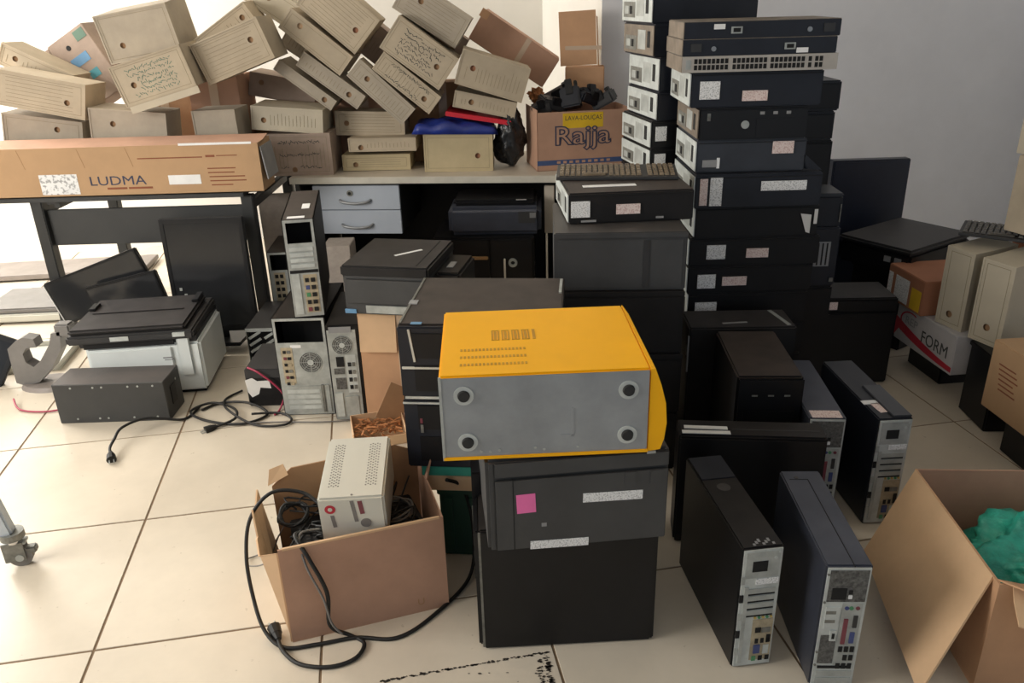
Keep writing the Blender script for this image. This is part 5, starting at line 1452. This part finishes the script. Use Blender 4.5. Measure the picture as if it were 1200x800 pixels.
cable('power_cable', 'black power cord with its plug on the tiles before the battery box', [(-1.33, 3.06, .008), (-1.36, 2.955, .007), (-1.48, 2.90, .045), (-1.545, 2.82, .05), (-1.55, 2.75, .035), (-1.545, 2.70, .028), (-1.528, 2.665, .020)], .0055, K['cable'], plug=True)
cable('power_cable', 'tangled black cords on the floor by the battery box and towers', [(-1.31, 3.03, .008), (-1.25, 3.09, .008), (-1.12, 3.06, .020), (-1.02, 2.98, .008), (-1.10, 2.90, .008), (-1.25, 2.93, .008), (-1.345, 3.0, .016), (-1.28, 3.07, .02), (-1.17, 3.02, .016), (-1.14, 2.93, .016), (-1.21, 2.875, .008)], .0055, K['cable'], plug=True)
cable('power_cable', 'black cord looping on the tiles before the open towers', [(-1.19, 3.20, .01), (-1.24, 3.12, .008), (-1.18, 2.98, .03), (-1.05, 2.89, .008), (-.93, 2.88, .008), (-.91, 2.93, .008), (-.97, 2.98, .01), (-1.08, 2.96, .02)], .005, K['cable'])
cable('thin_cable', 'thin grey cord running along the floor under the open towers', [(-1.20, 2.90, .006), (-1.0, 2.91, .006), (-.75, 2.90, .006), (-.60, 2.925, .006), (-.52, 2.95, .006)], .003, K['cableg'])
cable('wire_pair', 'red and black wire pair at the left edge by the battery box', [(-2.17, 3.16, .02), (-2.10, 3.08, .008), (-1.98, 3.06, .006), (-1.90, 3.09, .008), (-1.86, 3.12, .02)], .004, K['cabler'])

# ------------------------------------------------------------------ right side: cartons and archive boxes
t = thing('black_block', 'black plastic block on the floor carrying the white paper carton', 'block', (1.93, 3.22, 0), .10)
bp(t, 'block_body', (-.13, -.12, 0), (.16, .12, .128), K['plast'], .006); bp(t, 'rim', (-.135, -.125, .112), (.165, .125, .130), K['plast'], .003)
t = thing('black_block', 'black plastic block on the floor under the orange-brown carton', 'block', (1.93, 2.42, 0), .04)
bp(t, 'block_body', (-.155, -.16, 0), (.16, .14, .135), K['plast'], .006); bp(t, 'rim', (-.16, -.165, .12), (.165, .145, .138), K['plast'], .003)

NY = -1.47
def side_box(name, label, cat, c, yaw, w, h, D, m, z0):
    """box whose printed face centre is at c and looks along its local -y"""
    t = thing(name, label, cat, (c[0], c[1], z0), yaw)
    bp(t, 'body', (-w/2, 0, 0), (w/2, D, h), m, .003)
    M_ = Matrix(((1, 0, 0, -w/2), (0, 0, -1, 0), (0, 1, 0, 0), (0, 0, 0, 1)))
    return t, M_
t, M_ = side_box('paper_carton', 'white and red paper carton lettered FORM on a black block', 'carton', (1.725, 3.115), NY, .415, .168, .28, K['paperpack'], .131)
W, H = .415, .168
bm = bmesh.new()
n = 14
for k in range(n):
    u0, u1 = W * k / n, W * (k + 1) / n
    f = lambda u: .012 + .048 * (1 - u / W) ** 2.2 + .0
    g = lambda u: .034 + .070 * (1 - u / W) ** 1.6
    vs = [bm.verts.new(M_ @ Vector(p)) for p in ((u0, f(u0) if k else 0.012, .0008), (u1, f(u1), .0008), (u1, g(u1), .0008), (u0, g(u0), .0008))]
    bm.faces.new(vs)
OB('red_swoosh', bm, K['redp'], t)
bm = bmesh.new()
for k in range(18):
    a0, a1 = math.radians(60 + k * 14), math.radians(60 + (k + 1) * 14)
    if k > 14: break
    vs = [bm.verts.new(M_ @ Vector((.105 + .075 * r_ * math.cos(a), .105 + .046 * r_ * math.sin(a), .0009))) for r_, a in ((1, a0), (1, a1), (.86, a1), (.86, a0))]
    bm.faces.new(vs)
OB('red_ellipse', bm, K['redp'], t)
TXT(t, M_, 'REP', .112, .108, .048, K['greyl'], sx=1.2)
TXT(t, M_, 'FORM', .285, .078, .074, K['ink'], sx=.95)

t, M_ = side_box('label_carton', 'red-brown carton with white labels on top of the paper carton', 'carton', (1.688, 3.262), NY, .270, .150, .27, K['cartonr'], .300)
RC(t, M_, 'white_label', .006, .010, .038, .118, .001, K['white'])
RC(t, M_, 'white_label', .062, .012, .165, .118, .001, K['white'])
RC(t, M_, 'yellow_label', .185, .010, .255, .10, .001, K['yellowink'])
bp(t, 'upper_seam', (-.122, .13, .138), (.122, .134, .1388), K['cartond'])

RG = 'cream archive boxes at the right edge'
def cream(label, p, D, hole, form=None):
    t = archive(label, p, D, hole, 'cream', form, hr=.014, group=RG)
    return t
cream('cream archive box standing upright nearest the red-brown carton', (1.755, 3.005, .464, -1.20, .05, .03, .125, .325), .22, (.45, .16))
cream('second upright cream archive box, nearer the picture edge', (1.805, 2.835, .464, -1.15, .05, .03, .130, .328), .24, (.50, .20))
t, M_ = side_box('text_carton', 'orange-brown carton with red printed lines at the right edge', 'carton', (1.745, 2.40), -1.50, .50, .262, .30, K['carton2'], .140)
for k in range(6): RC(t, M_, 'printed_line', .05 + .004 * k, .185 - k * .018, .140 + .01 * (k % 3), .190 - k * .018, .0008, K['redink'])
t = thing('black_box', 'black box added as support and shadow under the second upright cream box', 'box', (1.925, 2.775, 0), -.05)  # added support, coloured black to stand for the shadow here
bp(t, 'body', (-.14, -.10, 0), (.16, .10, .286), K['plast'], .006); bp(t, 'lid', (-.145, -.105, .276), (.165, .105, .297), K['plast'], .004)
t = thing('archive_box', 'tall blank tan archive box at the right edge above the keyboard', 'archive box', (2.065, 2.92, .700), .35, group=RG)
bp(t, 'box_body', (-.13, -.12, 0), (.14, .14, .285), K['kraft'], .003)
bp(t, 'lid_flap', (-.132, -.122, .24), (.142, -.119, .287), K['kraft'], .001)
t = thing('archive_box', 'upper pale archive box at the right edge, highest of all', 'archive box', (2.04, 2.95, .987), .30, 0, .0, group=RG)
bp(t, 'box_body', (-.115, -.11, 0), (.14, .12, .30), K['cream'], .003)
bp(t, 'lid_flap', (-.118, -.112, .27), (.142, -.109, .302), K['cream'], .001)
keyboard('grey keyboard lying across the archive boxes at right', (1.985, 2.985, .668), -.62, .46, .15, K['kbd'])
# carton that carries the right-hand pile behind the upright boxes
t = thing('brown_carton', 'reddish carton behind the upright cream boxes at the right edge', 'carton', (2.10, 3.02, .300), -.15)
bp(t, 'body', (-.04, -.06, 0), (.20, .22, .362), K['cartonr'], .003); bp(t, 'top_flap', (-.04, -.06, .362), (.20, .05, .366), K['cartond'])

# ------------------------------------------------------------------ big open carton in the corner
Bq = Vector((1.095, 1.467, 0)); yaw = -.074
t = thing('open_carton', 'large open carton at the lower right with flaps folded out', 'carton', (Bq.x, Bq.y, 0), yaw)
W, D, H, e = .62, .49, .315, .005
bp(t, 'left_wall', (0, 0, 0), (e, D, H), K['carton'])
bp(t, 'back_wall', (e, D - e, 0), (W, D, H), K['cartonp'])
bp(t, 'right_wall', (W - e, 0, 0), (W, D - e, H), K['cartonp'])
bp(t, 'front_wall', (e, 0, 0), (W - e, e, H), K['carton'])
bp(t, 'bottom', (e, e, 0), (W - e, D - e, e), K['cartonp'])
sheet('left_flap', [(-.001, D - .004, H), (-.001, .03, H), (-.165, -.075, .055), (-.135, D - .075, .085)], .005, K['cartonl'], t)  # light on the flap is put into its paler board
sheet('front_flap', [(.03, -.001, H), (W - .02, -.001, H), (W - .04, -.22, H - .06), (.06, -.22, H - .06), (.045, -.12, H - .032), (.0, -.10, H - .028), (.015, -.04, H - .011)], .005, K['cartonl'], t)  # painted paler than the front wall to look lit
sheet('torn_corner', [(.005, .02, H), (.06, -.002, H + .002), (.10, -.055, H + .035), (.05, -.07, H + .028), (.02, -.03, H + .02)], .004, K['carton'], t)
bm = bmesh.new()
bmesh.ops.create_icosphere(bm, subdivisions=5, radius=1)
for v in bm.verts:
    c = v.co.copy()
    n = 1 + .13 * math.sin(c.x * 6 + c.y * 4 + 1) + .10 * math.sin(c.y * 9 - c.z * 8) + .06 * abs(math.sin(c.x * 15 + c.z * 11)) + .05 * abs(math.sin(c.y * 21 + c.x * 9)) + .025 * math.sin(c.x * 37 + c.y * 31)
    v.co = Vector((c.x * .21 * n, c.y * .17 * n, max(-.0, .135 + c.z * .135 * n)))
o = OB('plastic_bag', bm, K['teal'], None, True); o.matrix_basis = pose((1.395, 1.690, .008))
tag(o, 'crumpled teal plastic bag inside the large open carton', 'bag')
